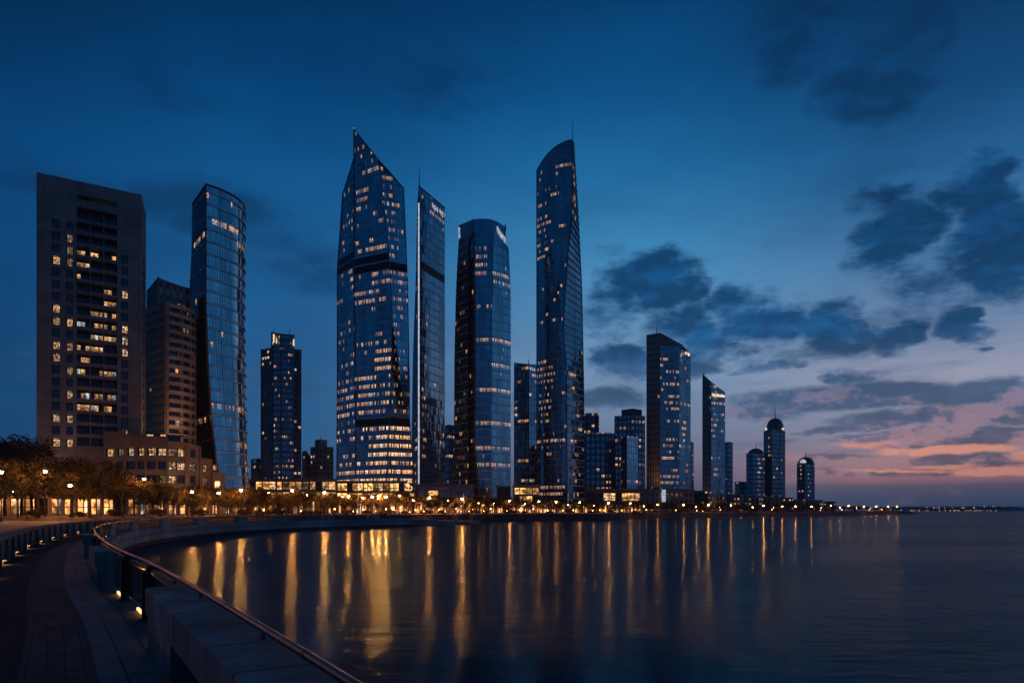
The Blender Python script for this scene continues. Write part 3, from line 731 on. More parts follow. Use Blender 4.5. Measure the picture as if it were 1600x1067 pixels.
def facade(parent, A, B, nu, fh, mat, lit=None, bulge=0.0, z0=GZ, topf=None, name='glass_facade', mech=(), bands=None, fins=None, mech_mat='louvre_dark', back=False, zoff=0.0):
    """one face between two edges; floors stay level and are clipped by the slanted or curved top"""
    mb = MB()
    tops = [(topf(i / nu) if topf else A.top + (B.top - A.top) * i / nu) for i in range(nu + 1)]
    zmax = max(tops); nz = int(math.ceil((zmax - z0) / fh))
    cache = {}
    def P(i, z):
        u = i / nu
        a, b = A.xy(z), B.xy(z); p = a.lerp(b, u)
        if bulge:
            d = (b - a).normalized(); p = p + Vector((d.y, -d.x, 0)) * (bulge * 4 * u * (1 - u))
        return Vector((p.x, p.y, z))
    ym = (A.Y + B.Y) / 2
    for j in range(nz):
        za, zb = z0 + j * fh, z0 + (j + 1) * fh
        py = pyof((za + zb) / 2, ym)
        ism = any(a <= py <= b for a, b in mech)
        for i in range(nu):
            l0, l1 = tops[i], tops[i + 1]
            if za >= l0 and za >= l1: continue
            ql, qr = min(zb, l0), min(zb, l1)
            pts = [P(i, min(za, l0)), P(i + 1, min(za, l1)), P(i + 1, qr), P(i, ql)]
            vv = [j, j, j + (qr - za) / fh, j + (ql - za) / fh]
            uv = [(i, max(vv[0], 0)), (i + 1, vv[1]), (i + 1, max(vv[2], j) - 1e-3), (i, max(vv[3], j) - 1e-3)]
            if za >= l0: pts.pop(0); uv.pop(0)
            elif za >= l1: pts.pop(1); uv.pop(1)
            L = 0.0 if (ism or lit is None) else lit(j, (i + .5) / nu, py)
            mb.face(pts, 1 if ism else 0, uv, L)
    def sweep_levels(levels, out, h, nm, m, th=None):
        k = mb
        for z in levels:
            row = [P(i, z) for i in range(nu + 1) if tops[i] >= z - 1e-3]
            if len(row) < 2: continue
            d = (row[-1] - row[0]).normalized(); nrm = Vector((d.y, -d.x, 0))
            lo = [p + nrm * out - Vector((0, 0, h / 2)) for p in row]; hi = [p + nrm * out + Vector((0, 0, h / 2)) for p in row]
            for i in range(len(row) - 1):
                k.face([lo[i], lo[i + 1], hi[i + 1], hi[i]], 2)
                k.face([hi[i], hi[i + 1], row[i + 1] + Vector((0, 0, h / 2)), row[i] + Vector((0, 0, h / 2))], 2)
                k.face([row[i] - Vector((0, 0, h / 2)), row[i + 1] - Vector((0, 0, h / 2)), lo[i + 1], lo[i]], 2)
    if bands:
        step, out, h, m = bands
        sweep_levels([z0 + j * fh for j in range(step, nz + 1, step)], out, h, 'floor_trim', m)
    if fins:
        every, out, w, m = fins
        k = mb
        for i in range(0, nu + 1, every):
            z = z0; zs = [z0]
            while z + fh * 4 < tops[i]: z += fh * 4; zs.append(z)
            zs.append(tops[i])
            for a, b in zip(zs, zs[1:]):
                d = (P(nu, a) - P(0, a)).normalized(); n = Vector((d.y, -d.x, 0))
                pa, pb = P(i, a), P(i, b)
                q = [pa - d * w / 2, pa - d * w / 2 + n * out, pa + d * w / 2 + n * out, pa + d * w / 2]; r = [pb - d * w / 2, pb - d * w / 2 + n * out, pb + d * w / 2 + n * out, pb + d * w / 2]
                for x in range(3): k.face([q[x], q[x + 1], r[x + 1], r[x]], 3)
                k.face(r, 3)
    mb.build(name, [mat, mech_mat, bands[3] if bands else mech_mat, fins[3] if fins else mech_mat], parent)
    return P, tops
def back_and_roof(parent, edges, tops_front, depth, squeeze, mat, fh=4.0, z0=GZ, roof=True):
    """closes the tower behind: two flanks, a rear wall and the roof"""
    A, B = edges[0], edges[-1]
    ka = 1 + depth / A.Y; kb = 1 + depth / B.Y
    ax, bx = A.xy(z0).x, B.xy(z0).x
    w = abs(bx - ax)
    A2 = BackEdge(A, ax * (ka - 1) + squeeze * w, depth); B2 = BackEdge(B, bx * (kb - 1) - squeeze * w, depth)
    for p, q, n in ((B, B2, 'flank_wall'), (B2, A2, 'rear_wall'), (A2, A, 'flank_wall')):
        facade(parent, p, q, 6, fh, mat, None, name=n)
    if roof:
        mb = MB(); top = [e for e in tops_front] + [tuple(B2.xy(B2.top)[:2]) + (B2.top,), tuple(A2.xy(A2.top)[:2]) + (A2.top,)]
        c = Vector((sum(p[0] for p in top) / len(top), sum(p[1] for p in top) / len(top), sum(p[2] for p in top) / len(top)))
        for a, b in zip(top, top[1:] + top[:1]): mb.face([a, b, tuple(c)])
        mb.build('roof', 'roof_grey', parent)
    return A2, B2
def tops_of(e, P=None): q = e.xy(e.top); return (q.x, q.y, e.top)
def trim(parent, e, r, mat, pt=None, pb=None, name='corner_trim', off=0.25):
    zt = e.top if pt is None else wz(pt, e.Y); zb = GZ if pb is None else wz(pb, e.Y)
    n = 30; path = []
    for i in range(n + 1):
        z = zb + (zt - zb) * i / n; q = e.xy(z); path.append((q.x, q.y - off, z))
    mb = MB(); mb.tube(path, r, 6, 0); return mb.build(name, mat, parent)
def mast(parent, px, Y, ptop, pbot, r=0.25, name='antenna', mat='dark_metal'):
    x = wx(px, Y); mb = MB(); mb.tube([(x, Y, wz(pbot, Y)), (x, Y, (wz(pbot, Y) + wz(ptop, Y)) / 2), (x, Y, wz(ptop, Y))], [r, r * .7, r * .3], 8); return mb.build(name, mat, parent)
def box_tower(name, label, cat, x0, x1, Y, top, mat, lit, split=None, skew=6, depth=16, fh=3.4, bay=2.2, bands=None, fins=None, group=None, z0=GZ, mat2=None, lit2=None, tops=None):
    """plain tower with two visible faces meeting at column `split`"""
    sp = split if split is not None else x0 + (x1 - x0) * .55
    t = tops or (top, top, top)
    A = V(x0, Y + skew, 0); M = V(sp, Y, 0); B = V(x1, Y + skew, 0)
    A.top, M.top, B.top = wz(t[0], Y), wz(t[1], Y), wz(t[2], Y)
    r = thing(name, label, cat, (wx(sp, Y), Y + depth / 2, z0), group)
    for a, b, mm, ll in ((A, M, mat, lit), (M, B, mat2 or mat, lit2 or lit)):
        L = (b.xy(0) - a.xy(0)).length
        facade(r, a, b, max(3, round(L / bay)), fh, mm, ll, z0=z0, bands=bands, fins=fins)
    back_and_roof(r, [A, M, B], [tops_of(A), tops_of(M), tops_of(B)], depth, 0.06, mat, z0=z0)
    return r, A, M, B

rg = random.Random(21)
# ================================================================== pointed main tower
t = thing('glass_tower', 'tallest glass tower with a sharp slanted fin top and many glowing office floors', 'skyscraper', (wx(585, 330), 340, GZ), 'glass towers of the skyline')
E0 = Edge([(535, 305), (531, 365), (527, 420), (527, 590), (526, 780)], 340, 305)
E1 = Edge([(553, 200), (553, 420), (555, 600), (555, 780)], 327, 247)
E2 = Edge([(589, 245), (595, 275), (608, 403), (612, 471), (613, 500), (611, 598), (610, 649), (606, 708), (601, 785)], 318, 248)
E2b = Edge([(589, 245), (595, 275), (608, 403), (612, 471), (613, 500), (622, 560), (632, 650), (633, 651)], 321, 248)
E3 = Edge([(631, 295), (636, 415), (637, 441), (640, 598), (640, 653), (645, 728), (646, 780)], 323, 295)
fh = 3.75
litH0 = runs([(560, 600, 0, 1, .25), (600, 660, .0, 1, .6), (660, 735, 0, 1, .22), (736, 770, 0, 1, .85), (380, 560, 0, 1, .12)], rg, .06, gain=((600, 690, 1.4), (690, 790, 2.0)))
litH1 = runs([(266, 282, .3, .7, .5), (272, 282, .55, 1, .9), (296, 316, .1, .5, .7), (316, 340, .3, .7, .2), (385, 404, .1, 1, .75), (418, 426, .1, .6, .8), (430, 440, .5, 1, .75), (443, 450, .5, 1, .75), (453, 475, .0, .55, .8), (453, 475, .5, .8, .35),
              (515, 540, .3, .9, .25), (540, 552, .4, 1, .5), (552, 590, .55, 1, .92), (590, 600, .0, .6, .9), (600, 650, .1, .5, .92), (600, 650, .5, .95, .5), (655, 668, 0, 1, .02), (668, 690, .4, 1, .75), (690, 735, .4, 1, .88), (690, 735, 0, .4, .2), (736, 752, 0, 1, .85), (752, 790, 0, 1, .95)], rg, .07, gain=((550, 655, 1.35), (665, 790, 2.4)))
litH2 = runs([(270, 300, 0, .4, .5), (300, 345, 0, .5, .5), (345, 410, .1, .6, .35), (418, 455, 0, 1, .6), (455, 520, .1, .6, .25), (520, 600, .2, .8, .12)], rg, .06)
litH3 = runs([(600, 655, 0, 1, .35), (668, 770, 0, 1, .85)], rg, .18, gain=((665, 790, 2.5),))
MB_ = (1, 0.22, 0.34, 'trim_light')
facade(t, E0, E1, 20, fh, 'glass_navy', litH0, mech=((402, 424),), bands=MB_)
E1hi = Edge(E1.p, E1.Y, 202)
facade(t, E1hi, E2, 34, fh, 'glass_front', litH1, mech=((402, 420), (656, 667)), bands=(1, 0.25, 0.42, 'trim_light'), topf=lambda u: wz(202, 327) * (1 - u) + wz(247, 318) * u, name='glass_facade')
E2x = Edge([(589, 245), (595, 275), (608, 403), (612, 471), (613, 500), (622, 560), (632, 650), (641, 700)], 319, 248)
facade(t, E2x, E3, 20, fh, 'glass_bright', litH2, z0=GZ + fh * 12, mech=((407, 428),), bands=(1, 0.2, 0.3, 'trim_light'))
E2l = Edge(E2.p, 318, 500); E2bl = Edge(E2b.p, 322, 500)
E2bl.top = E2l.top
facade(t, E2l, E2bl, 11, fh, 'glass_dark', litH3, z0=GZ + fh * 12, bands=(1, 0.2, 0.3, 'trim_light'))
E3l = Edge(E3.p, 323, 653); E2m = Edge(E2.p, 318, 653); E2m.top = E3l.top = GZ + fh * 12
facade(t, E2m, E3l, 20, fh, 'glass_bronze', litH3, mech=((655, 668),), bands=(1, 0.3, 0.4, 'brown_band'), name='lower_facade')
back_and_roof(t, [E0, E3], [tops_of(E0), tops_of(E1), tops_of(E2), tops_of(E3)], 16, 0.1, 'glass_navy')
trim(t, E1hi, 0.22, 'grey_metal', 202, None); trim(t, E2, 0.22, 'grey_metal', 248, None); trim(t, E3, 0.16, 'grey_metal'); trim(t, E0, 0.16, 'grey_metal')
mb = MB(); p0 = tops_of(E1hi); p1 = tops_of(E2); p2 = tops_of(E3); mb.tube([p0, p1, p2], 0.28, 6); mb.tube([tops_of(E1), tops_of(E0)], 0.25, 6); mb.build('roof_edge', 'grey_metal', t)
q = E1hi.xy(E1hi.top); mb = MB(); mb.tube([(q.x, q.y, E1hi.top - .2), (q.x, q.y, E1hi.top + .5)], .18, 8); mb.build('beacon', 'red_beacon_glow', t)
# fin wall behind the blade
mb = MB(); a = E1hi.xy(E1hi.top); b = E1.xy(E1.top); mb.face([(a.x, a.y, E1hi.top), (b.x, b.y, E1.top), (b.x + 2.5, b.y + 12, E1.top), ]); mb.face([(a.x, a.y + .4, E1hi.top), tops_of(E2), (tops_of(E2)[0], tops_of(E2)[1] + 10, E2.top - 6)]); mb.build('fin_back', 'glass_dark', t)

# ================================================================== slim blade tower with a bright edge
t = thing('glass_tower', 'slim blue blade tower with a bright white vertical light line and a thin mast', 'skyscraper', (wx(670, 345), 360, GZ), 'glass towers of the skyline')
A = Edge([(652, 318), (650, 420), (648, 480), (645, 560), (643, 700), (642, 775)], 352, 316)
M = V(654.5, 332, 291); B = V(695, 356, 325)
litI = runs([(322, 342, .5, 1, .65), (556, 760, .12, .26, .35)], rg, .012)
facade(t, A, M, 11, 3.8, 'glass_dark', runs([(660, 770, .5, 1, .2)], rg, .01), bands=(2, .12, .2, 'trim_light'))
facade(t, M, B, 26, 3.8, 'glass_navy', litI, mech=((424, 434),), bands=(1, .15, .25, 'trim_light'))
back_and_roof(t, [A, B], [tops_of(A), tops_of(M), tops_of(B)], 14, .15, 'glass_navy')
trim(t, M, 0.36, 'white_strip_glow', 318, 775, 'light_strip', .35)
trim(t, M, 0.22, 'dark_metal', 291, 318, 'corner_trim', .3)
mb = MB(); mb.tube([tops_of(M), tops_of(B)], .3, 6); mb.build('roof_edge', 'grey_metal', t)
mast(t, 655.3, 334, 262, 293, .22)
mb = MB(); 
for k in range(9):
    u = .52 + k * .05; p = M.xy(0).lerp(B.xy(0), u); zt = M.top + (B.top - M.top) * u - 2.2
    if k not in (5,): mb.obox(p.x - .1, p.y - .45, (Vector((B.xy(0) - M.xy(0))).normalized().x, Vector((B.xy(0) - M.xy(0))).normalized().y), .32, .1, zt - 2.2 - (k % 3) * .5, zt - .4 - (k % 2) * .6)
mb.build('rooftop_sign', 'sign_glow', t)

# ================================================================== crowned tower
t = thing('glass_tower', 'broad dark glass tower with a curved glazed crown and a lit sign on top', 'skyscraper', (wx(755, 322), 335, GZ), 'glass towers of the skyline')
A = Edge([(717, 374), (714, 420), (712, 470), (710, 560), (709, 775)], 334, 375)
Bq = V(732, 324, 375); Cq = V(734, 328, 374); C = Edge([(741, 344), (742, 560), (742, 700), (746, 740), (751, 785)], 319, 366)
Dq = Edge([(771, 356), (768, 524), (767, 775)], 318, 366); Eq = Edge([(790, 380), (795, 388), (798, 459), (798, 775)], 326, 386)
C.top = Dq.top = wz(362, 319)
litJ1 = runs([(384, 440, .05, .7, .55), (395, 430, .05, .5, .85), (474, 494, .1, .9, .7), (531, 540, .1, 1, .8), (575, 582, 0, 1, .7), (610, 618, 0, 1, .75), (655, 664, 0, 1, .9), (695, 704, .0, 1, .85), (728, 738, 0, 1, .7)], rg, .012)
litJ2 = runs([(433, 452, 0, 1, .6), (536, 548, 0, 1, .9), (572, 584, 0, 1, .85), (612, 624, 0, 1, .9), (657, 668, 0, 1, .92), (697, 707, 0, .9, .9), (728, 740, 0, 1, .7)], rg, .02)
facade(t, A, Bq, 11, 3.6, 'glass_bronze', runs([(380, 560, .3, .7, .10), (660, 775, 0, 1, .12)], rg, .02, .2), bands=(1, .2, .3, 'trim_light'))
facade(t, Bq, Cq, 2, 3.6, 'glass_dark', None, name='recess_facade')
facade(t, Cq, C, 4, 3.6, 'glass_bronze', runs([(480, 760, 0, 1, .08)], rg, .02, .2), bands=(1, .25, .35, 'trim_light'))
facade(t, C, Dq, 19, 3.6, 'glass_navy', litJ1, bands=(1, .15, .22, 'trim_light'))
facade(t, Dq, Eq, 19, 3.6, 'glass_bright', litJ2, bands=(1, .15, .25, 'trim_light'), bulge=.6)
back_and_roof(t, [A, Eq], [tops_of(A), tops_of(Bq), tops_of(C), tops_of(Dq), tops_of(Eq)], 16, .1, 'glass_navy')
trim(t, C, .4, 'warm_render', 366, None, 'corner_trim'); trim(t, Dq, .18, 'grey_metal')
K0 = Edge([(717, 352), (718, 380)], 333, 353); K1 = Edge([(741, 343), (742, 380)], 320, 343); K2 = Edge([(790, 355), (791, 392)], 325.5, 356)
facade(t, K0, K1, 10, 3.6, 'glass_crown', None, z0=114.0, name='crown_screen')
facade(t, K1, K2, 22, 3.6, 'glass_crown', None, z0=wz(366, 318), topf=lambda u: wz(343, 320) * (1 - u) + wz(356, 325.5) * u + 2.4 * 4 * u * (1 - u) * (.6 + .4 * u), name='crown_screen', fins=(4, .15, .12, 'grey_metal'))
trim(t, K0, .3, 'sign_glow', 356, 372, 'light_strip', .4)
mb = MB(); a0 = K1.xy(0); b0 = K2.xy(0); d = (b0 - a0).normalized()
for k in range(13):
    u = .72 + k * .021; p = a0.lerp(b0, u); z = wz(358, 325) - (u - .72) * 18 
    if k not in (4, 9): mb.obox(p.x, p.y - .5, (d.x, d.y), .16 + .08 * (k % 2), .12, z - 1.4 - (k % 3) * .2, z + .6 - (k % 2) * .5)
mb.build('lit_sign', 'sign_glow', t)
mb = MB(); mb.tube([(p[0], p[1], p[2]) for p in [tops_of(K0), tops_of(K1)]], .2, 6); mb.build('roof_edge', 'grey_metal', t)
mast(t, 789.5, 331, 350, 360, .5, 'roof_dish')

# ================================================================== sail topped tower
t = thing('glass_tower', 'tall curved tower with a sail shaped top and a twisting side face', 'skyscraper', (wx(875, 360), 375, GZ), 'glass towers of the skyline')
A = Edge([(838.5, 200), (838.5, 780)], 368, 268)
M = Edge([(894, 219), (894, 330), (887, 403), (882, 471), (880, 520), (882, 545), (885, 575), (886, 780)], 356, 219)
B = Edge([(896, 222), (903, 330), (909, 450), (912, 600), (913, 780)], 374, 222)
topL = lambda u: wz(268, 368) + (wz(219, 356) - wz(268, 368)) * (1 - (1 - u) ** 1.75)
litL1 = runs([(262, 275, .6, 1, .7), (310, 400, 0, .38, .25), (395, 412, 0, .4, .55), (575, 600, .0, .7, .5), (600, 640, .15, .6, .3), (650, 668, .2, .5, .5), (690, 698, .0, 1, .8), (702, 710, 0, 1, .85), (735, 742, .1, 1, .75), (744, 752, .1, 1, .8), (757, 766, .2, .9, .95), (766, 778, .1, .9, .9)], rg, .025)
litL2 = runs([(262, 345, 0, .5, .35), (575, 780, .2, .8, .16), (744, 752, 0, 1, .7)], rg, .02)
P, tp = facade(t, A, M, 36, 3.25, 'glass_front', litL1, bulge=2.2, topf=topL, bands=(1, .16, .3, 'trim_light'))
mb = MB(); mb.tube([P(i, tp[i]) for i in range(37)], .32, 6); mb.build('roof_edge', 'grey_metal', t)
roofpts = [tuple(P(i, tp[i])) for i in range(0, 37, 6)]
facade(t, M, B, 9, 3.25, 'glass_navy', litL2, bands=(1, .45, .45, 'trim_light'))
back_and_roof(t, [A, B], roofpts + [tops_of(B)], 15, .12, 'glass_navy')
trim(t, M, .3, 'handrail_steel', 225, None); trim(t, A, .2, 'grey_metal'); trim(t, B, .2, 'grey_metal')
mast(t, 894.3, 358, 190, 222, .2)

# ================================================================== curved glass tower beside the brown block
t = thing('glass_tower', 'curved blue glass tower with a concave dark flank beside the brown balcony block', 'skyscraper', (wx(345, 220), 232, GZ), 'glass towers of the skyline')
A = Edge([(302, 293), (300, 335), (299, 400), (296, 450), (296, 600), (301, 700), (305, 780)], 228, 293)
M = Edge([(322, 288), (322, 470), (325, 560), (331, 650), (338, 715), (346, 770)], 214, 288)
B = Edge([(377, 322), (376, 500), (377, 780)], 238, 324)
A.top = M.top = B.top = wz(288, 214)
litD = runs([(357, 366, .0, .5, .4), (370, 380, 0, .45, .85), (376, 390, .4, .75, .5), (455, 480, .2, .5, .2), (645, 660, 0, .5, .5), (645, 662, .45, 1, .35), (700, 775, .3, 1, .2)], rg, .008, .3)
facade(t, A, M, 11, 3.6, 'glass_dark', runs([(374, 388, 0, 1, .8), (590, 600, .3, 1, .6), (648, 662, 0, 1, .75), (470, 600, .3, .7, .06), (735, 775, .3, 1, .4)], rg, .008, .3), bands=(2, .15, .25, 'trim_light'))
P, tp = facade(t, M, B, 34, 3.6, 'glass_bright', litD, bulge=5.0, bands=(1, .38, .32, 'trim_light'), fins=(34, .1, .1, 'grey_metal'))
crown = [tuple(P(i, tp[i])) for i in range(0, 35, 2)]
mb = MB(); mb.tube([tuple(P(i, tp[i])) for i in range(35)], .3, 6); mb.tube([tops_of(A), tops_of(M)], .3, 6); mb.build('roof_edge', 'grey_metal', t)
back_and_roof(t, [A, B], [tops_of(A)] + crown, 16, .12, 'glass_navy')
trim(t, M, .24, 'warm_render')
# stone entrance at the foot, brightly lit
mb = MB(); x0, x1 = wx(328, 211), wx(346, 211); mb.box(x0, x1, 211, 214, GZ, wz(737, 211)); o = mb.build('entrance_porch', 'pale_stone', t)
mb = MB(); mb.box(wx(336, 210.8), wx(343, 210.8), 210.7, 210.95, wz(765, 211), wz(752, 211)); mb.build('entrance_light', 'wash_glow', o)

# ================================================================== residential tower with lit crown
A = runs([(520, 790, 0, 1, .16)], rg, .1)
t, *_ = box_tower('apartment_tower', 'stepped apartment tower with a lit crown standing between the two curved glass neighbours', 'apartment tower', 409, 471, 420, 543, 'flats_dark', runs([], rg, .13, .3), split=425, skew=5, depth=18, fh=3.3, bay=2.4, bands=(1, .5, .35, 'blue_grey_wall'), fins=(4, .6, .5, 'blue_grey_wall'))
Ec = [V(425, 414, 520), V(440, 413, 522), V(459, 415, 523)]
Ec[0].top = wz(519, 414); Ec[1].top = wz(522, 414); Ec[2].top = wz(523, 415)
for a, b in zip(Ec, Ec[1:]): facade(t, a, b, 6, 3.3, 'flats_blue', runs([], rg, .16, .3), name='central_bay', bands=(1, .3, .3, 'blue_grey_wall'), fins=(6, .7, .6, 'blue_grey_wall'))
back_and_roof(t, [Ec[0], Ec[2]], [tops_of(e) for e in Ec], 12, .05, 'flats_dark')
for x, a, b in ((427.2, 522, 535), (431.5, 529, 536), (458.3, 530, 540)):
    mb = MB(); mb.box(wx(x, 412.5), wx(x + 1.6, 412.5), 412.0, 412.4, wz(b, 412), wz(a, 412)); mb.build('crown_light', 'warm_sign_glow', t)
mast(t, 428, 420, 512, 521, .25); mast(t, 452, 420, 515, 524, .25)

# ================================================================== concrete slab tower with lit windows
Y0, Y1 = 180.0, 193.0
L0 = Vector((wx(57, Y0), Y0, 0)); L1 = Vector((wx(221, Y1), Y1, 0))
ztop = wz(269, Y0)
t = thing('concrete_tower', 'tall beige concrete slab tower with square lit windows and a dark balcony recess', 'apartment tower', (L0.x, L0.y, GZ))
fdir = (L1 - L0).normalized(); fn = Vector((fdir.y, -fdir.x, 0)); WID = (L1 - L0).length
def u_of(px):
    k = (px - CX) / F
    return max(0.0, min(1.0, (L0.x - k * L0.y) / (k * (L1.y - L0.y) - (L1.x - L0.x))))
def wall_holes(parent, p0, p1, z0, z1, holes, mat, name='wall', inner=None):
    d = (p1 - p0).normalized(); n = Vector((d.y, -d.x, 0)); L = (p1 - p0).length
    us = sorted({0.0, 1.0, *[h[0] for h in holes], *[h[1] for h in holes]}); zs = sorted({z0, z1, *[h[2] for h in holes], *[h[3] for h in holes]})
    mb = MB(); pt = lambda u, z, o=0.0: p0 + d * (L * u) - n * o + Vector((0, 0, z))
    for i in range(len(us) - 1):
        for j in range(len(zs) - 1):
            uc, zc = (us[i] + us[i + 1]) / 2, (zs[j] + zs[j + 1]) / 2
            if any(h[0] < uc < h[1] and h[2] < zc < h[3] for h in holes): continue
            mb.face([pt(us[i], zs[j]), pt(us[i + 1], zs[j]), pt(us[i + 1], zs[j + 1]), pt(us[i], zs[j + 1])], 0, [(us[i] * L, zs[j]), (us[i + 1] * L, zs[j]), (us[i + 1] * L, zs[j + 1]), (us[i] * L, zs[j + 1])])
    for a, b, za, zb, dp in holes:
        for q in ([(a, za), (b, za)], [(b, za), (b, zb)], [(b, zb), (a, zb)], [(a, zb), (a, za)]):
            (ua, wa), (ub, wb) = q; mb.face([pt(ua, wa), pt(ub, wb), pt(ub, wb, dp), pt(ua, wa, dp)])
    return mb.build(name, mat, parent), pt
WINMESH = {}
def window(parent, p, d, w, h, lit, seed):
    """a framed two-leaf window; parts frame (own mesh) and pane (sub-part), meshes shared by size"""
    key = (round(w, 2), round(h, 2), round(lit, 1) if lit else 0, seed % 5 if lit else 0)
    off = rootloc(parent); ang = math.atan2(d.y, d.x)
    if key not in WINMESH:
        mb = MB(); e = .07
        for x0, x1, z0, z1 in ((-w / 2, w / 2, 0, e), (-w / 2, w / 2, h - e, h), (-w / 2, -w / 2 + e, e, h - e), (w / 2 - e, w / 2, e, h - e), (-.04, .04, e, h - e), (-w / 2 + e, -.041, h * .62, h * .62 + .06), (.041, w / 2 - e, h * .62, h * .62 + .06)):
            mb.box(x0, x1, -.05, .05, z0, z1)
        fo = mb.build('window', 'dark_metal'); mf = fo.data; bpy.data.objects.remove(fo)
        mb = MB(); rn = random.Random(seed)
        nx, nz = 4, 3
        for i in range(nx):
            for j in range(nz):
                L = 0 if not lit else lit * rn.choice((.25, .7, 1, 1, 1))
                mb.face([(-w / 2 + w * i / nx, .03, h * j / nz), (-w / 2 + w * (i + 1) / nx, .03, h * j / nz), (-w / 2 + w * (i + 1) / nx, .03, h * (j + 1) / nz), (-w / 2 + w * i / nx, .03, h * (j + 1) / nz)], 0, [(i * .3, j * .3 + .2), (i * .3 + .3, j * .3 + .2), (i * .3 + .3, j * .3 + .5), (i * .3, j * .3 + .5)], L, rn.random())
        po = mb.build('pane', 'window_pane'); mp = po.data; bpy.data.objects.remove(po)
        WINMESH[key] = (mf, mp)
    mf, mp = WINMESH[key]
    fo = bpy.data.objects.new('window', mf); COL.objects.link(fo); fo.parent = parent; fo.location = p - off; fo.rotation_euler = (0, 0, ang)
    po = bpy.data.objects.new('pane', mp); COL.objects.link(po); po.parent = fo
    return fo
fhA = 19.0 / F * 182
cols = [(81, 94), (103.5, 114), (189.5, 200)]
zr = [wz(350.0, Y0) - i * fhA for i in range(19)]        # window sills, top row first
holes = []; wins = []
LITA = {0: [1, 5, 8, 14], 1: [0, 1, 2, 5.2, 6, 7.2, 8, 10, 13, 14], 2: [4, 7, 8, 9, 14.4]}
LITA = {0: {3: 1, 7: 1, 8: .5, 10: .8, 11: .6, 16: .7, 18: 1}, 1: {1: .6, 2: .4, 3: .5, 8: .9, 10: .6, 12: .7, 14: .8, 16: .8, 18: .9}, 2: {5: 1, 8: 1, 9: 1, 10: 1, 17: .9}}
for c, (a, b) in enumerate(cols):
    ua, ub = u_of(a), u_of(b)
    dep = Y0 + (Y1 - Y0) * (ua + ub) / 2
    for i, z in enumerate(zr):
        if c == 2 and i < 2: continue
        zz = z - (0 if c == 0 else (1.0 if c == 1 else 1.6)) * 0.0
        holes.append((ua, ub, zz, zz + 2.05, .35)); wins.append((ua, ub, zz, c, i))
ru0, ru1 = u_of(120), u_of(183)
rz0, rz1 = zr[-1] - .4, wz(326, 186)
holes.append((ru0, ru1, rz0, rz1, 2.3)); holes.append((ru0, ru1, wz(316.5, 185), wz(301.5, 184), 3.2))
_, pt = wall_holes(t, L0, L1, GZ, ztop, holes, 'concrete_wall')
for k, (ua, ub, z, c, i) in enumerate(wins):
    window(t, pt((ua + ub) / 2, z, .28), fdir, (ub - ua) * WID, 2.05, LITA[c].get(i, 0), k)
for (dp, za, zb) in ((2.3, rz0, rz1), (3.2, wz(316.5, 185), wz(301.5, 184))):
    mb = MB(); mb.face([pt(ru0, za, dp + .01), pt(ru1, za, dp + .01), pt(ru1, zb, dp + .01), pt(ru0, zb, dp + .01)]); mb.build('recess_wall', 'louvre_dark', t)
litR = {5: 'abc', 6: 'a', 7: 'a', 8: 'c', 9: 'c', 10: 'bc', 11: 'abc', 12: 'bc', 13: 'ab', 14: 'a', 15: 'abc', 17: 'abc', 18: 'abc'}
nfl = int((rz1 - rz0) / fhA)
for i in range(nfl):
    z = rz0 + i * fhA; row = nfl - 1 - i
    mb = MB(); a, b = pt(ru0, 0, 2.28), pt(ru1, 0, .25)
    c1, c2 = pt(ru0, 0, .2), pt(ru1, 0, .2); d1, d2 = pt(ru0, 0, 2.29), pt(ru1, 0, 2.29)
    ee = fdir * .004
    mb.prism([(c1.x + ee.x, c1.y + ee.y), (c2.x - ee.x, c2.y - ee.y), (d2.x - ee.x, d2.y - ee.y), (d1.x + ee.x, d1.y + ee.y)], z - .14, z + .12)
    for pth in (.02,):
        e1, e2 = pt(ru0, 0, .12), pt(ru1, 0, .12)
        m_ = (e1 + e2) / 2; mb.obox(m_.x, m_.y, (fdir.x, fdir.y), (e2 - e1).length / 2 - .006, .05, z + .13, z + .75)
    for kk in (1 / 3, 2 / 3):
        m_ = pt(ru0 + (ru1 - ru0) * kk, 0, 1.2); mb.obox(m_.x, m_.y, (fn.x, fn.y), 1.05, .09, z + .125, z + fhA - .145)
    bo = mb.build('balcony', 'grey_metal' if 0 else 'concrete_wall', t)
    mb = MB(); rn = random.Random(400 + i); L_ = litR.get(row + 2, '')
    for k in range(9):
        ua = ru0 + (ru1 - ru0) * k / 9; ub = ru0 + (ru1 - ru0) * (k + 1) / 9
        on = 'abc'[k // 3] in L_ and k % 3 != rn.randrange(4)
        mb.face([pt(ua, z + .13, 2.2), pt(ub, z + .13, 2.2), pt(ub, z + fhA - .5, 2.2), pt(ua, z + fhA - .5, 2.2)], 0, [(k, 0), (k + 1, 0), (k + 1, .999), (k, .999)], rn.choice((.4, .8, 1.0)) if on else 0.0)
    mb.build('glazing', 'balcony_glazing', bo)
# sky terrace: railing and small lights
mb = MB(); za = wz(316.5, 185)
m_ = pt((ru0 + ru1) / 2, 0, .3); mb.obox(m_.x, m_.y, (fdir.x, fdir.y), (ru1 - ru0) * WID / 2 - .02, .05, za + .01, za + .9); mb.build('terrace_railing', 'concrete_wall', t)
for u in (.06, .45, .58, .74, .8, .97):
    m_ = pt(ru0 + (ru1 - ru0) * u, 0, 2.6); mb = MB(); mb.obox(m_.x, m_.y, (fdir.x, fdir.y), .18, .1, za + .95, za + 1.35); mb.build('terrace_light', 'warm_sign_glow', t)
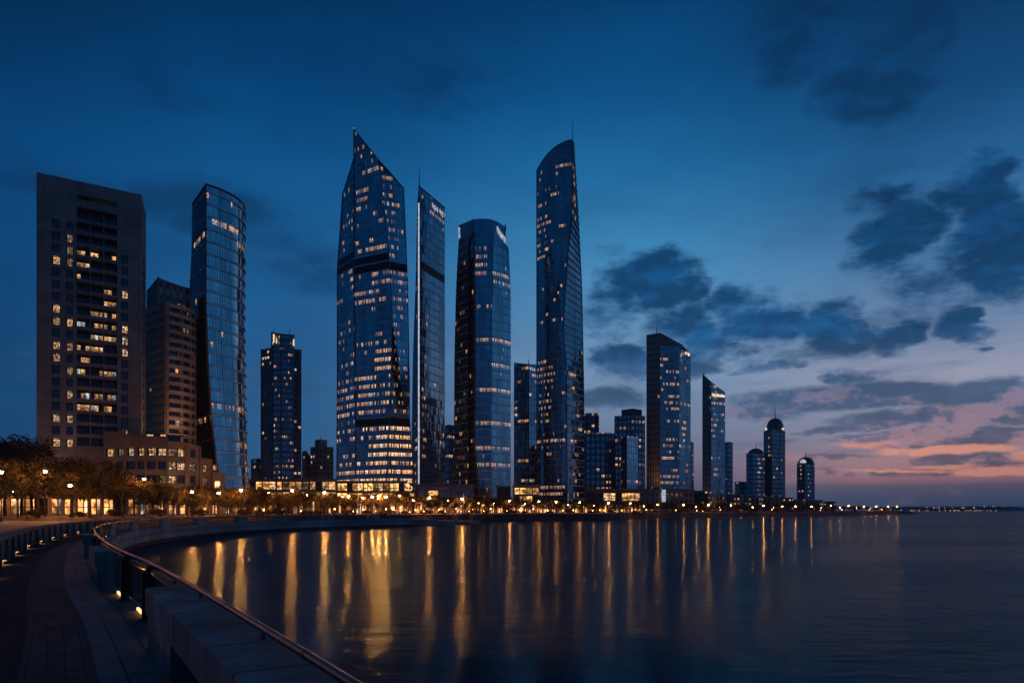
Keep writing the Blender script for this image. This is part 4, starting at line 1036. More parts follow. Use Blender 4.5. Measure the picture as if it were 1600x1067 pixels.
# right flank with its own slit windows, rear and roof
R2 = L1 + Vector((wx(228, 206) - L1.x, 206 - L1.y, 0)); B2 = L0 + (R2 - L1) + Vector((0, 0, 0))
fl = MB(); holes = [(.35, .6, z - 1, z + .9, .3) for z in zr[1:]]
_, pt2 = wall_holes(t, L1, R2, GZ, ztop - .01, holes, 'concrete_wall', 'flank_wall')
for a, b, za, zb, dp in holes:
    fl.face([pt2(a, za, .25), pt2(b, za, .25), pt2(b, zb, .25), pt2(a, zb, .25)], 0, [(0, .3), (.9, .3), (.9, .9), (0, .9)], 0)
fl.build('flank_glazing', 'window_pane', t)
wall_holes(t, R2, B2, GZ, ztop - .01, [], 'concrete_wall', 'rear_wall'); wall_holes(t, B2, L0, GZ, ztop - .01, [], 'concrete_wall', 'flank_wall')
mb = MB(); mb.face([(p.x, p.y, ztop - .3) for p in (L0, L1, R2, B2)]); mb.build('roof', 'roof_grey', t)
for (uu, dd, ww, hh) in ((.22, 5, 2.2, 1.3), (.55, 6, 3.0, 1.7), (.8, 5, 1.5, 1.1)):
    c = L0.lerp(L1, uu) - fn * dd; mb = MB(); mb.obox(c.x, c.y, (fdir.x, fdir.y), ww, 1.6, ztop - .31, ztop + hh); mb.build('roof_plant', 'roof_grey', t)
for x in (140, 183): mast(t, x, 190, (pyof(ztop, 190) - 3), pyof(ztop, 190) + 2, .06)

# ================================================================== brown block with curved balconies
t = thing('balcony_block', 'brown apartment block of stacked curved balconies between concrete tower and curved glass tower', 'apartment tower', (wx(262, 205), 210, GZ))
A = V(228, 212, 475); M = V(258, 204, 475); B = V(301, 214, 478)
A.top = M.top = B.top = wz(473, 206); fhB = 13.4 / F * 206
facade(t, A, M, 6, fhB, 'stone_punched', runs([], rg, .02, .1), name='window_facade', bands=(1, .12, .5, 'brown_band'))
P, tp = facade(t, M, B, 12, fhB, 'balcony_glazing', runs([(555, 570, .4, .9, .5), (510, 530, .4, .8, .5), (480, 490, .4, .6, .4)], rg, .07, .3), bulge=1.4, name='glazing')
nb = int((A.top - GZ) / fhB)
for j in range(2, nb + 1):
    z = GZ + j * fhB; mb = MB(); row = [P(i, z) for i in range(13)]
    d = (row[-1] - row[0]).normalized(); n = Vector((d.y, -d.x, 0)); o_ = [p + n * 1.3 for p in row]
    for i in range(12):
        for q in ([o_[i] - Vector((0, 0, .25)), o_[i + 1] - Vector((0, 0, .25)), o_[i + 1] + Vector((0, 0, .75)), o_[i] + Vector((0, 0, .75))],
                  [row[i] - Vector((0, 0, .25)), row[i + 1] - Vector((0, 0, .25)), o_[i + 1] - Vector((0, 0, .25)), o_[i] - Vector((0, 0, .25))],
                  [o_[i] + Vector((0, 0, .75)), o_[i + 1] + Vector((0, 0, .75)), o_[i + 1] - n * .15 + Vector((0, 0, .75)), o_[i] - n * .15 + Vector((0, 0, .75))],
                  [row[i], row[i + 1], o_[i + 1] - n * .02, o_[i] - n * .02]): mb.face(q)
    mb.face([row[0] - Vector((0, 0, .25)), o_[0] - Vector((0, 0, .25)), o_[0] + Vector((0, 0, .75)), row[0] + Vector((0, 0, .75))])
    mb.build('balcony', 'brown_band', t)
mb = MB()
for u in (0, 4.5, 8.5, 12):
    pa = P(u, GZ); d = (P(12, 0) - P(0, 0)).normalized(); n = Vector((d.y, -d.x, 0)); pa = pa + n * .5
    mb.obox(pa.x, pa.y, (d.x, d.y), .2, .55, GZ, A.top - .3)
mb.build('party_wall', 'brown_band', t)
back_and_roof(t, [A, B], [tops_of(A), tops_of(M), tops_of(B)], 14, .02, 'stone_punched')
pa, pm, pb = V(229, 214, 450), V(246, 208, 436), V(298, 216, 452); pa.top = wz(448, 210); pm.top = wz(434, 208); pb.top = wz(449, 214)
facade(t, pa, pm, 3, fhB * 1.6, 'stone_punched', None, z0=A.top - .5, name='penthouse'); facade(t, pm, pb, 5, fhB * 1.6, 'stone_punched', None, z0=A.top - .5, name='penthouse')
back_and_roof(t, [pa, pb], [tops_of(pa), tops_of(pm), tops_of(pb)], 8, .1, 'stone_punched', z0=A.top - .5)
mb = MB(); mb.tube([(wx(247, 207), 207, wz(434, 207)), (wx(270, 210), 210, wz(444, 210)), (wx(299, 214), 214, wz(452, 214))], .12, 6); mb.tube([(wx(247, 207), 207, wz(441, 207)), (wx(247, 207), 207, wz(432, 207))], .15, 6); mb.build('roof_pergola', 'dark_metal', t)

# ================================================================== low wing curving out from the concrete tower
t = thing('low_wing', 'low terracotta rendered wing with lit square windows stepping down below the tower', 'low building', (wx(240, 180), 186, GZ))
pl = [(140, 186, 676), (163, 182.5, 676), (196, 180, 679), (228, 178.5, 682), (262, 179.5, 690), (290, 183, 695), (312, 188, 700), (330, 194, 716)]
fhC = 21.0 / F * 182
for k in range(1, len(pl) - 1):
    (xa, Ya, ta), (xb, Yb, tb) = pl[k], pl[k + 1]
    p0 = Vector((wx(xa, Ya), Ya, 0)); p1 = Vector((wx(xb, Yb), Yb, 0)); W = (p1 - p0).length
    zt = wz(ta, Ya) if k < 6 else wz(716, Ya)
    holes = []; ws = []
    nwin = 2 if (xb - xa) > 24 else 1
    rows = [wz(755, 182) + r * fhC for r in (0, 1, 2)]
    if k >= 6: rows = rows[:2]
    for r, z in enumerate(rows):
        for q in range(nwin):
            uc = (q + .5) / nwin; hw = (1.0 if (k + q + r) % 3 else 1.35) / W
            holes.append((uc - hw, uc + hw, z, z + 2.0, .35)); ws.append((uc, hw * 2 * W, z, r, q))
    _, ptc = wall_holes(t, p0, p1, GZ, zt, holes, 'warm_render', 'wall')
    d = (p1 - p0).normalized()
    for (uc, w, z, r, q) in ws:
        on = {2: .95 if k < 5 else 0, 1: .9 if k in (4, 5, 6) else 0, 0: .85 if (k + q) % 2 == 0 else 0}[r] * (1 if (k * 7 + q * 3 + r) % 6 else .3)
        window(t, ptc(uc, z, .28), d, round(w, 1), 2.0, on, k * 11 + r * 3 + q)
    n = Vector((d.y, -d.x, 0)); mb = MB(); c = (p0 + p1) / 2 + n * .12; mb.obox(c.x, c.y, (d.x, d.y), W / 2 + .02, .2, zt - .5, zt + .15); mb.build('cornice', 'warm_render', t)
    mb = MB(); b0 = p0 * (1 + 10 / p0.y); b1 = p1 * (1 + 10 / p1.y); mb.face([(p0.x, p0.y, zt - .02), (p1.x, p1.y, zt - .02), (b1.x, b1.y, zt - .02), (b0.x, b0.y, zt - .02)]); mb.face([(b0.x, b0.y, GZ), (b1.x, b1.y, GZ), (b1.x, b1.y, zt - .02), (b0.x, b0.y, zt - .02)]); mb.build('roof', 'roof_grey', t)
    mb = MB(); mb.obox(p1.x + n.x * .1, p1.y + n.y * .1, (d.x, d.y), .22, .2, GZ, zt - .51); mb.build('pilaster', 'warm_render', t)
# glazed top storey set back on the wing
for k, (xa, xb, Ya, Yb, ll) in enumerate(((186, 224, 184, 184, {1, 5}), (226, 250, 183, 184, {1, 2, 3}), (250, 282, 184, 187, {0, 1}))):
    mb = MB(); a = Vector((wx(xa, Ya), Ya, 0)); b = Vector((wx(xb, Yb), Yb, 0)); za = wz(694, Ya); zb = za + 2.6
    for i in range(7):
        p, q = a.lerp(b, i / 7), a.lerp(b, (i + 1) / 7)
        mb.face([(p.x, p.y, za), (q.x, q.y, za), (q.x, q.y, zb), (p.x, p.y, zb)], 0, [(i, 0), (i + 1, 0), (i + 1, .99), (i, .99)], 1.0 if i in ll else 0.0)
    mb.face([(a.x, a.y, zb), (b.x, b.y, zb), (b.x, b.y + 6, zb), (a.x, a.y + 6, zb)]); mb.build('rooftop_glazing', 'balcony_glazing', t)

# ================================================================== lit retail podium under the main tower
def podium(label, px0, px1, Y, top, fh, lit, mat, skew=0, depth=14, roofm='warm_render', bay=2.6, cat='low building', name='shopping_podium', sign=False):
    A = V(px0, Y, top); B = V(px1, Y + skew, top); A.top = B.top = wz(top, Y)
    t = thing(name, label, cat, (wx((px0 + px1) / 2, Y), Y + depth / 2, GZ))
    L = (B.xy(0) - A.xy(0)).length
    P, tp = facade(t, A, B, max(3, round(L / bay)), fh, mat, lit, name='shopfront', bands=(1, .9, .5, roofm), fins=(3, .35, .4, roofm))
    back_and_roof(t, [A, B], [tops_of(A), tops_of(B)], depth, .0, 'stone_punched')
    mb = MB(); a, b = A.xy(0), B.xy(0); c = (a + b) / 2; d = (b - a).normalized(); mb.obox(c.x, c.y - .35, (d.x, d.y), L / 2 + .3, .6, A.top - .9, A.top + .25); mb.build('parapet', roofm, t)
    return t
podium('long low shopping podium with two rows of bright windows reaching from the curved glass tower', 379, 524, 285, 749, 4.1, runs([(757, 768, .15, 1, .9), (770, 790, .1, 1, .95), (757, 768, 0, .15, .5)], rg, .05), 'shopfront')
t = podium('brightly lit glass base hall below the pointed tower with a glowing curved mark', 526, 648, 312, 752, 4.2, runs([(750, 766, 0, .75, .97), (766, 790, 0, .8, .97), (750, 790, .75, 1, .5)], rg, .3, gain=((740, 800, 2.0),)), 'shopfront', bay=2.2, name='base_hall')
# the glowing S shaped mark on its wall
mb = MB(); cx, cy, cz = wx(640, 310), 310.4, wz(759, 310.4)
pth = []
for k in range(25):
    a = k / 24; ang = math.radians(35 + a * 235) if a <= .5 else None
for k in range(13): ang = math.radians(30 + 240 * k / 12); pth.append((cx + .95 * math.cos(ang), cy, cz + .95 + .95 * math.sin(ang)))
for k in range(1, 13): ang = math.radians(90 - 240 * k / 12); pth.append((cx + .95 * math.cos(ang), cy, cz - .95 + .95 * math.sin(ang)))
mb.tube(pth, .2, 6); mb.build('glowing_mark', 'warm_sign_glow', t)
podium('dark framed low hall between the blade tower and the crowned tower with few lights', 650, 740, 300, 757, 4.6, runs([], rg, .16, .4), 'glass_bronze', bay=4.5)
podium('low annex with white lit shop windows between the crowned tower and the sail topped tower', 802, 842, 318, 758, 3.6, runs([(766, 790, 0, 1, .8)], rg, .1), 'shopfront', roofm='pale_stone')
podium('dim low hall with warm lit canopy beyond the sail topped tower', 914, 1000, 330, 764, 4.4, runs([(776, 790, .3, 1, .85)], rg, .06), 'shopfront')

# ================================================================== second rank towers
N_ = lambda *sp, b=.06, k=.45: runs(list(sp), rg, b, k)
box_tower('office_tower', 'small plain stone office block in the gap beside the stepped apartment tower', 'office tower', 485, 521, 440, 697, 'stone_punched', N_(b=.12), split=499, depth=14, bay=2.6)
t, *_ = box_tower('roof_block', '', '', 492, 511, 442, 686, 'stone_punched', None, split=500, depth=8, z0=wz(699, 442)); ROOFB = t
box_tower('office_tower', 'lowest dark office block at the foot of the stepped apartment tower, glass tower side', 'office tower', 392, 414, 430, 716, 'flats_dark', N_(b=.1), split=402, depth=14)
box_tower('office_tower', 'narrow dark block with sloping roof between apartment tower and small stone block', 'office tower', 472, 486, 446, 705, 'flats_dark', N_(b=.08), split=478, depth=10, tops=(705, 703, 714))
box_tower('office_tower', 'thin blue tower glimpsed in the gap between blade tower and crowned tower', 'office tower', 694, 711, 390, 663, 'flats_blue', N_(b=.1), split=701, depth=12)
t, A_, M_2, B_ = box_tower('office_tower', 'mid height blue office tower squeezed between crowned tower and sail topped tower', 'office tower', 803, 840, 400, 566, 'glass_navy', N_((596, 602, 0, .6, .6), (655, 664, 0, 1, .9), (683, 690, 0, 1, .9), (701, 708, 0, 1, .8), (746, 756, 0, 1, .8), (600, 760, 0, .5, .12), b=.05), split=826, skew=4, depth=16, fh=3.6, bands=(1, .15, .25, 'trim_light'), tops=(564, 569, 567))
mast(t, 826, 404, 561, 570, .3)
for k in range(3):
    mb = MB(); mb.box(wx(828 + k * 3, 399.6), wx(830 + k * 3, 399.6), 399.3, 399.5, wz(578 + k, 400), wz(574 + k, 400)); mb.build('lit_sign', 'sign_glow', t)
box_tower('office_tower', 'blue office tower mostly hidden behind the sail topped tower', 'office tower', 910, 936, 430, 645, 'flats_blue', N_((660, 672, .3, 1, .7), b=.1), split=930, depth=14, skew=1)
box_tower('apartment_tower', 'wide dark blue apartment block with scattered lit rooms beyond the sail topped tower', 'apartment tower', 915, 960, 400, 676, 'flats_blue', N_(b=.13, k=.3), split=946, skew=1, depth=16, bay=2.4, bands=(1, .25, .3, 'blue_grey_wall'), fins=(5, .5, .6, 'blue_grey_wall'))
t, *_ = box_tower('office_tower', 'stepped blue office tower with a recessed top storey beside the wide dark block', 'office tower', 960, 1008, 410, 649, 'flats_blue', N_((655, 664, 0, 1, .3), b=.11), split=992, skew=2, depth=18, bands=(1, .2, .3, 'blue_grey_wall'))
t2, *_ = box_tower('roof_block', '', '', 971, 1003, 412, 638, 'blue_grey_wall', None, split=989, depth=12, z0=wz(650, 410)); ROOFC = t2; ROOFCP = t
box_tower('office_tower', 'lower pale blue office block standing in front of the stepped blue tower', 'office tower', 970, 997, 385, 681, 'flats_blue', N_(b=.22, k=.4), split=979, depth=14, bay=2.0, mat2='glass_bright')
box_tower('office_tower', 'slim dark tower rising just behind the stone framed tower', 'office tower', 1077, 1084, 520, 690, 'flats_blue', N_(b=.06), split=1081, depth=10)

# stone framed tower
t = thing('stone_framed_tower', 'glass tower held in a beige stone frame with a slanting roof beam', 'office tower', (wx(1045, 410), 425, GZ))
A = V(1011, 414, 524); M = V(1031, 406, 520); C = V(1061, 408, 541); B = V(1079, 420, 553)
A.top = wz(523, 414); M.top = wz(520, 406)
facade(t, A, M, 5, 3.4, 'stone_punched', N_(b=.03), name='stone_facade', fins=(5, .2, .6, 'pale_stone'))
litP = N_((560, 580, 0, .3, .6), (582, 592, .3, 1, .5), (600, 608, .2, 1, .6), (614, 622, .4, 1, .9), (635, 642, .3, 1, .6), (652, 668, .3, 1, .7), (680, 700, .2, 1, .5), (715, 724, .1, 1, .8), (745, 760, 0, 1, .8), b=.08)
Mi = V(1031, 405.5, 540); Ci = V(1061, 407.5, 541); Ci.top = Mi.top = wz(541, 407)
facade(t, Mi, Ci, 12, 3.4, 'glass_front', litP, bands=(1, .2, .35, 'trim_light'))
mb = MB(); a, b = M.xy(0), C.xy(0); c2 = Vector((wx(1067, 409), 409, 0))
mb.prism([(a.x, a.y - .6), (c2.x, c2.y - .6), (c2.x, c2.y + 6), (a.x, a.y + 6)], wz(541, 407), 0, z1s=[wz(520, 406), wz(539.5, 409), wz(539.5, 409), wz(520, 406)]); mb.build('roof_beam', 'pale_stone', t)
C2 = V(1061, 407.6, 541); B.top = wz(552, 418); C2.top = wz(544, 408)
facade(t, C2, B, 8, 3.4, 'glass_navy', N_(b=.1), bands=(1, .3, .45, 'trim_light'))
back_and_roof(t, [A, B], [tops_of(A), tops_of(M), (c2.x, c2.y, wz(540, 409)), tops_of(B)], 18, .1, 'stone_punched')
mb = MB(); 
for k, (x, y, w) in enumerate(((1070, 549, 1.4), (1072.2, 549.5, 1.4), (1074.6, 551, 1.2), (1076.3, 552, 1.0))): mb.box(wx(x, 413), wx(x + w, 413), 412.2, 412.5, wz(y + 5 - (k % 2), 412), wz(y, 412))
mb.build('lit_sign', 'warm_sign_glow', t)
mast(t, 1026, 412, 507, 522, .25); mast(t, 1062, 412, 532, 541, .2)
b1 = podium('pale stone plinth building with lit windows at the foot of the stone framed tower', 1000, 1084, 398, 764, 3.4, N_((764, 782, .35, 1, .6), b=.08), 'stone_punched', roofm='pale_stone', name='plinth_building')
mb = MB(); mb.box(wx(1034, 396.5), wx(1040, 396.5), 396.2, 396.6, wz(784, 397), wz(765, 397)); mb.build('entrance_light', 'sign_glow', b1)

# pointed slice tower
t = thing('wedge_tower', 'narrow wedge tower with a pointed slanted roof and a lit sign under the slope', 'office tower', (wx(1115, 470), 480, GZ))
A = V(1098, 476, 585); M = V(1111, 468, 597); B = V(1133, 474, 614)
A.top = wz(584, 476); M.top = wz(596, 468); B.top = wz(613, 474)
facade(t, A, M, 5, 3.5, 'stone_punched', N_(b=.03), name='stone_facade', fins=(5, .15, .4, 'pale_stone'))
facade(t, M, B, 10, 3.5, 'glass_navy', N_((629, 634, 0, 1, .8), (640, 780, 0, .4, .35), b=.1), bands=(1, .2, .35, 'trim_light'))
back_and_roof(t, [A, B], [tops_of(A), tops_of(M), tops_of(B)], 14, .08, 'stone_punched')
mb = MB(); a, b = M.xy(0), B.xy(0)
for k in range(9):
    p = a.lerp(b, .12 + k * .1); mb.box(p.x - .33, p.x + .33, p.y - .7, p.y - .45, wz(619.5, 470) - .1 * (k % 2), wz(615 + (k % 3) * .7, 470))
mb.build('lit_sign', 'warm_sign_glow', t)
mast(t, 1100, 478, 575, 586, .25)
box_tower('office_tower', 'slim dark tower standing directly behind the wedge tower', 'office tower', 1132, 1145, 520, 690, 'flats_blue', N_(b=.06), split=1138, depth=12)
# cluster by the open water
box_tower('office_tower', 'tiny grey block with domed roof beside the twin dark towers', 'office tower', 1148, 1166, 600, 752, 'flats_blue', N_(b=.05), split=1156, depth=12)
t, *_ = box_tower('office_tower', 'dark square tower with two lit window columns beside the domed tower', 'office tower', 1166, 1195, 560, 707, 'flats_blue', N_((715, 780, .42, .6, .95), (715, 780, .9, 1, .5), b=.008), split=1177, depth=16, bay=1.6, mat2='flats_blue')
mb = MB(); mb.lathe(wx(1181, 566), 566, [(5.5, wz(708, 560)), (5.5, wz(704, 560)), (2.5, wz(700, 560)), (0, wz(699, 560))], 12); mb.build('roof_crown', 'blue_grey_wall', t)
mast(t, 1181, 566, 694, 700, .3)
t, *_ = box_tower('domed_tower', 'tall dark tower topped by a pointed metal dome and a spire', 'office tower', 1194, 1227, 570, 672, 'flats_blue', N_((680, 745, .6, .9, .18), b=.012, k=.2), split=1206, depth=18, bay=1.6, fins=(5, .25, .5, 'blue_grey_wall'))
cxx = wx(1211, 579); R = 13.0 / F * 575
prof = [(R, wz(672, 575)), (R, wz(669, 575))] + [(R * math.cos(a) ** .8, wz(669, 575) + (16.5 / F * 575) * math.sin(a)) for a in [k * math.pi / 2 / 9 for k in range(1, 9)]] + [(0, wz(652, 575))]
mb = MB(); mb.lathe(cxx, 579, prof, 24); mb.build('dome', 'dome_metal', t, smooth=True, weld=True)
mast(t, 1211, 579, 638, 654, .45, 'spire')
for x in (1196, 1222): 
    mb = MB(); mb.box(wx(x, 569), wx(x + 2.2, 569), 568.6, 569.2, wz(671.5, 569), wz(668.5, 569)); mb.build('cornice_light', 'warm_sign_glow', t)
t, *_ = box_tower('capped_tower', 'last small tower before open water with a lit rounded cap and spire', 'office tower', 1245, 1273, 590, 724, 'flats_blue', N_((728, 780, .35, .5, .5), b=.025, k=.2), split=1258, depth=16, bay=1.6)
mb = MB(); mb.lathe(wx(1259, 597), 597, [(6.6, wz(724, 590)), (5.5, wz(718, 590)), (3.2, wz(714, 590)), (0, wz(712.5, 590))], 16); mb.build('roof_cap', 'dome_metal', t, smooth=True, weld=True)
mb = MB(); mb.lathe(wx(1254, 590), 589, [(2.6, wz(723, 590)), (2.2, wz(720, 590)), (.6, wz(717.5, 590)), (0, wz(717, 590))], 10); mb.build('cap_light', 'sign_glow', t)
mast(t, 1259, 597, 704, 714, .35)
# low waterfront blocks
lowb = [(1084, 1112, 430, 766, 'flats_blue', 'low grey annex with lit upper windows between stone framed tower and wedge tower'), (1112, 1134, 455, 772, 'stone_punched', 'low pale block with lit ground floor below the wedge tower'),
        (1135, 1162, 480, 772, 'stone_punched', 'low brown block beyond the wedge tower with a plain roof line'), (1163, 1192, 500, 777, 'stone_punched', 'low row building in front of the dark square tower'),
        (1193, 1222, 510, 774, 'stone_punched', 'low pale block with a lit storey under the domed tower'), (1223, 1240, 530, 777, 'flats_blue', 'low plain block between the domed tower and the capped tower'),
        (1240, 1258, 520, 780, 'stone_punched', 'small pale block in front of the capped tower'), (1259, 1286, 545, 781, 'stone_punched', 'lowest pale block with lit end wall beyond the capped tower'), (1287, 1306, 560, 783, 'flats_blue', 'last low dark block at the end of the waterfront row')]
for x0, x1, Y, top, mat, lab in lowb:
    box_tower('waterfront_block', lab, 'low building', x0, x1, Y, top, mat, N_(b=.28, k=.6), split=x0 + (x1 - x0) * .8, depth=12, fh=3.0, bay=2.6, group='low blocks along the waterfront')
# merge the two roof storeys as parts of their towers
def adopt(roof, par, nm):
    for c in list(roof.children):
        loc = rootloc(roof) - rootloc(par); c.parent = par; c.location = loc
    bpy.data.objects.remove(roof)
small = [o for o in COL.objects if o.get('label', '').startswith('small plain stone office block')][0]
adopt(ROOFB, small, 'roof_block'); adopt(ROOFC, ROOFCP, 'roof_block')
mast(small, 501, 445, 679, 687, .2)

# ================================================================== lit arcade behind the plaza trees
t = thing('lit_arcade', 'long low arcade with glowing bays and pale columns behind the plaza trees', 'arcade', (wx(200, 165), 166, GZ))
ap = [(-190, 143), (-150, 150), (-110, 160), (-84, 172), (-68, 186), (-60, 205), (-52, 224)]
ap = dense(ap, 4); fr = resample(frames(ap), 1.25); zt = GZ + 4.3
mb = MB(); rn = random.Random(5)
for i in range(len(fr) - 1):
    a, b = fr[i], fr[i + 1]; L = 0 if (i // 2) % 6 == 5 else rn.choice((.2, .4, .7, 1, 1))
    mb.face([(a[0], a[1], GZ), (b[0], b[1], GZ), (b[0], b[1], zt - .5), (a[0], a[1], zt - .5)], 0, [(i, 0), (i + 1, 0), (i + 1, .99), (i, .99)], L)
mb.build('glowing_bay', 'arcade_lit', t)
mb = MB(); mb.sweep(fr, [(-2.6, zt - .5), (-2.6, zt), (6, zt + .1), (6, zt - .5)], closed=True); mb.build('roof', 'arcade_plaster', t)
mb = MB(); mb.sweep(fr, [(6, GZ), (6, zt - .5)]); mb.build('rear_wall', 'arcade_plaster', t)
for i in range(0, len(fr), 2):
    w = fr[i]; mb = MB(); mb.obox(w[0] - w[3] * 2.2, w[1] - w[4] * 2.2, (w[4], -w[3]), .34, .3, GZ, zt - .502); mb.build('column', 'arcade_plaster', t)
# planter walls along the terrace edge
pw = [(-260, 111.0), (-150, 118), (-92, 127), (-64, 142), (-47, 159), (-36.5, 170)]
fr = resample(frames(dense(pw, 4)), 2.0)
for k, (i0, i1) in enumerate(((0, 44), (47, 78), (81, 100), (103, len(fr) - 1))):
    if i1 <= i0 or i0 >= len(fr): continue
    sg = fr[i0:min(i1, len(fr))]
    mb = MB(); mb.sweep(sg, [(-1.2, 1.6), (-1.2, GZ + .12), (-.7, GZ + .12), (-.7, 1.6)], closed=True)
    o = mb.build('planter_wall', 'planter_stone')
    tag(o, ['long low stone planter wall edging the plaza before the concrete tower', 'low stone planter wall before the brown balcony block', 'low stone planter wall before the curved glass tower', 'short low stone planter wall where the plaza meets the bay'][k], 'planter wall', 'planter walls along the plaza edge')

# unseen floodlights added to warm the facades, on the ground or roofs below
def floodlight(x, y, z, lab, glow='fill_flood_glow'):
    r = thing('floodlight', lab, 'floodlight', (x, y, z), 'unseen floodlights added to wash the facades')
    mb = MB(); mb.obox(x, y, (1, 0), .35, .25, z, z + .25); mb.tube([(x, y, z + .2), (x, y, z + .5)], .05, 6); mb.build('housing', 'dark_metal', r)
    mb = MB(); mb.face([(x - .3, y - .16, z + .5), (x + .3, y - .16, z + .5), (x + .3, y + .16, z + .52), (x - .3, y + .16, z + .52)]); mb.build('lens', glow, r)
AR = GZ + 4.45
for px, Y, z, lab in ((1019, 402.5, wz(764, 398) + .3, 'floodlight added to wash the stone side of the stone framed tower'), (1103, 461, GZ, 'floodlight added to wash the stone side of the wedge tower'), (236, 173, AR, 'floodlight added on the arcade roof before the low terracotta wing near the brown block'),
                   (200, 170, AR, 'floodlight added on the arcade roof before the low terracotta wing near the concrete tower'), (290, 178, AR, 'floodlight added on the arcade roof before the stepped end of the low wing'), (262, 196, wz(690, 182) + .1, 'floodlight added on the wing roof below the brown balcony block'), (285, 200, wz(695, 186) + .1, 'floodlight added on the wing roof beside the curved glass tower'),
                   (90, 173.5, GZ, 'floodlight added at the foot of the tall concrete tower'), (140, 176, GZ, 'floodlight added beneath the balcony recess of the concrete tower'), (590, 309, GZ, 'floodlight added at the foot of the pointed tower'), (752, 299, GZ, 'floodlight added at the foot of the crowned tower')):
    floodlight(wx(px, Y), Y, z, lab, 'soft_fill_flood_glow' if z == AR or px in (90, 140) else 'fill_flood_glow')
# ------------------------------------------------------------------ trees, shrubs, lamps
def crown_mesh(name, seed, nclump, leaves, size, flat=0.8):
    """unit tree: foot at 0, top at 1; crown of leaf clumps on limbs with gaps between"""
    rn = random.Random(seed); mb = MB(); clumps = []
    for k in range(nclump):
        for _ in range(30):
            a = rn.uniform(0, 6.283); r = rn.uniform(.05, .40) ; z = rn.uniform(.38, .95)
            lim = .44 * math.sqrt(max(0, 1 - ((z - .60) / .40) ** 2))
            if r <= lim: break
        clumps.append((r * math.cos(a), r * math.sin(a), z, rn.uniform(.085, .15), rn.uniform(.15, .95)))
    for (cx, cy, cz, cr, tone) in clumps:
        for _ in range(leaves):
            d = Vector((rn.gauss(0, 1), rn.gauss(0, 1), rn.gauss(0, .8)))
            d = d.normalized() * (cr * rn.random() ** .4); c = Vector((cx, cy, cz)) + d
            n = Vector((rn.gauss(0, 1), rn.gauss(0, 1), rn.gauss(.4, .8))).normalized(); s = n.orthogonal().normalized()
            s = (s * math.cos(rn.random() * 6) + n.cross(s) * math.sin(rn.random() * 6)).normalized(); t = n.cross(s); z = size * rn.uniform(.6, 1.4)
            mb.face([c - s * z * .5, c - t * z * .28, c + s * z * .5, c + t * z * .28], 0, None, 0, min(1, max(0, tone + rn.uniform(-.25, .25))))
    o = mb.build(name, 'leaf'); me = o.data; bpy.data.objects.remove(o); return me, clumps
def trunk_mesh(seed, clumps):
    rn = random.Random(seed); mb = MB()
    mb.tube([(0, 0, -.02), (rn.uniform(-.01, .01), 0, .15), (rn.uniform(-.02, .02), rn.uniform(-.02, .02), .34), (rn.uniform(-.03, .03), 0, .55)], [.026, .019, .016, .008], 7)
    for c in clumps[:9]:
        mb.tube([(0, 0, .22 + rn.random() * .12), (c[0] * .45, c[1] * .45, .30 + c[2] * .25), (c[0], c[1], c[2])], [.011, .007, .003], 5)
    o = mb.build('trunk', 'bark', smooth=True); me = o.data; bpy.data.objects.remove(o); return me
NEAR = []; FAR = []
for k in range(4):
    c, cl = crown_mesh('crown', 50 + k, 34 + 3 * k, 105, .040); NEAR.append((c, trunk_mesh(70 + k, cl)))
for k in range(3):
    c, cl = crown_mesh('crown', 90 + k, 26, 34, .07); FAR.append((c, trunk_mesh(95 + k, cl)))
def interp(tab, x):
    if x <= tab[0][0]: return tab[0][1]
    for (a, b), (c, d) in zip(tab, tab[1:]):
        if x <= c: return b + (d - b) * (x - a) / (c - a)
    return tab[-1][1]
TOPS = [(-60, 684), (0, 688), (50, 692), (80, 702), (100, 714), (150, 716), (180, 726), (200, 736), (230, 746), (260, 752), (300, 757), (330, 760), (360, 758), (400, 762), (450, 765), (500, 768), (600, 769), (700, 773), (800, 777), (900, 781), (1000, 783), (1100, 785), (1200, 787.2), (1300, 789), (1400, 791.5)]
DEP = [(-60, 119), (0, 122), (200, 134), (330, 147), (400, 158), (500, 176), (600, 192), (700, 214), (800, 233), (900, 250), (1000, 298), (1100, 340), (1200, 385), (1300, 438), (1400, 552)]
LMK = [(57, 'by the dark trees at the plaza end'), (228, 'before the concrete tower'), (300, 'before the brown balcony block'), (381, 'before the curved glass tower'), (408, 'before the low dark office block'), (480, 'before the stepped apartment tower'), (524, 'before the long shopping podium'),
       (648, 'before the pointed tower'), (700, 'before the blade tower'), (802, 'before the crowned tower'), (838, 'before the mid height blue tower'), (914, 'before the sail topped tower'), (1008, 'before the stepped blue tower'), (1084, 'before the stone framed tower'), (1145, 'before the wedge tower'), (1194, 'before the dark square tower'), (1240, 'before the domed tower'), (1290, 'before the capped tower'), (9999, 'on the point by open water')]
def lmk(px): return next(n for l, n in LMK if px < l)
CNT = {}
def place_tree(px, Y, top, near, rank):
    rn = RNG
    h = wz(top, Y) - GZ
    src = rn.choice(NEAR if near else FAR)
    key = (rank, lmk(px)); k = CNT[key] = CNT.get(key, -1) + 1
    o = thing('broadleaf_tree', f'{ORD[k]} {"leafy" if near else "small"} tree of the {rank} row {lmk(px)}' + ('' if px < 57 else ' from the plaza'), 'tree', (wx(px, Y), Y, GZ), 'trees along the waterfront')
    wdt = h * rn.uniform(.78, 1.22) * (1.0 if near else 1.25)
    o.scale = (wdt, wdt, h); o.rotation_euler = (0, 0, rn.uniform(0, 6.28))
    for nm, me in (('crown', src[0]), ('trunk', src[1])):
        c = bpy.data.objects.new(nm, me); COL.objects.link(c); c.parent = o
    return o
px = -30.0
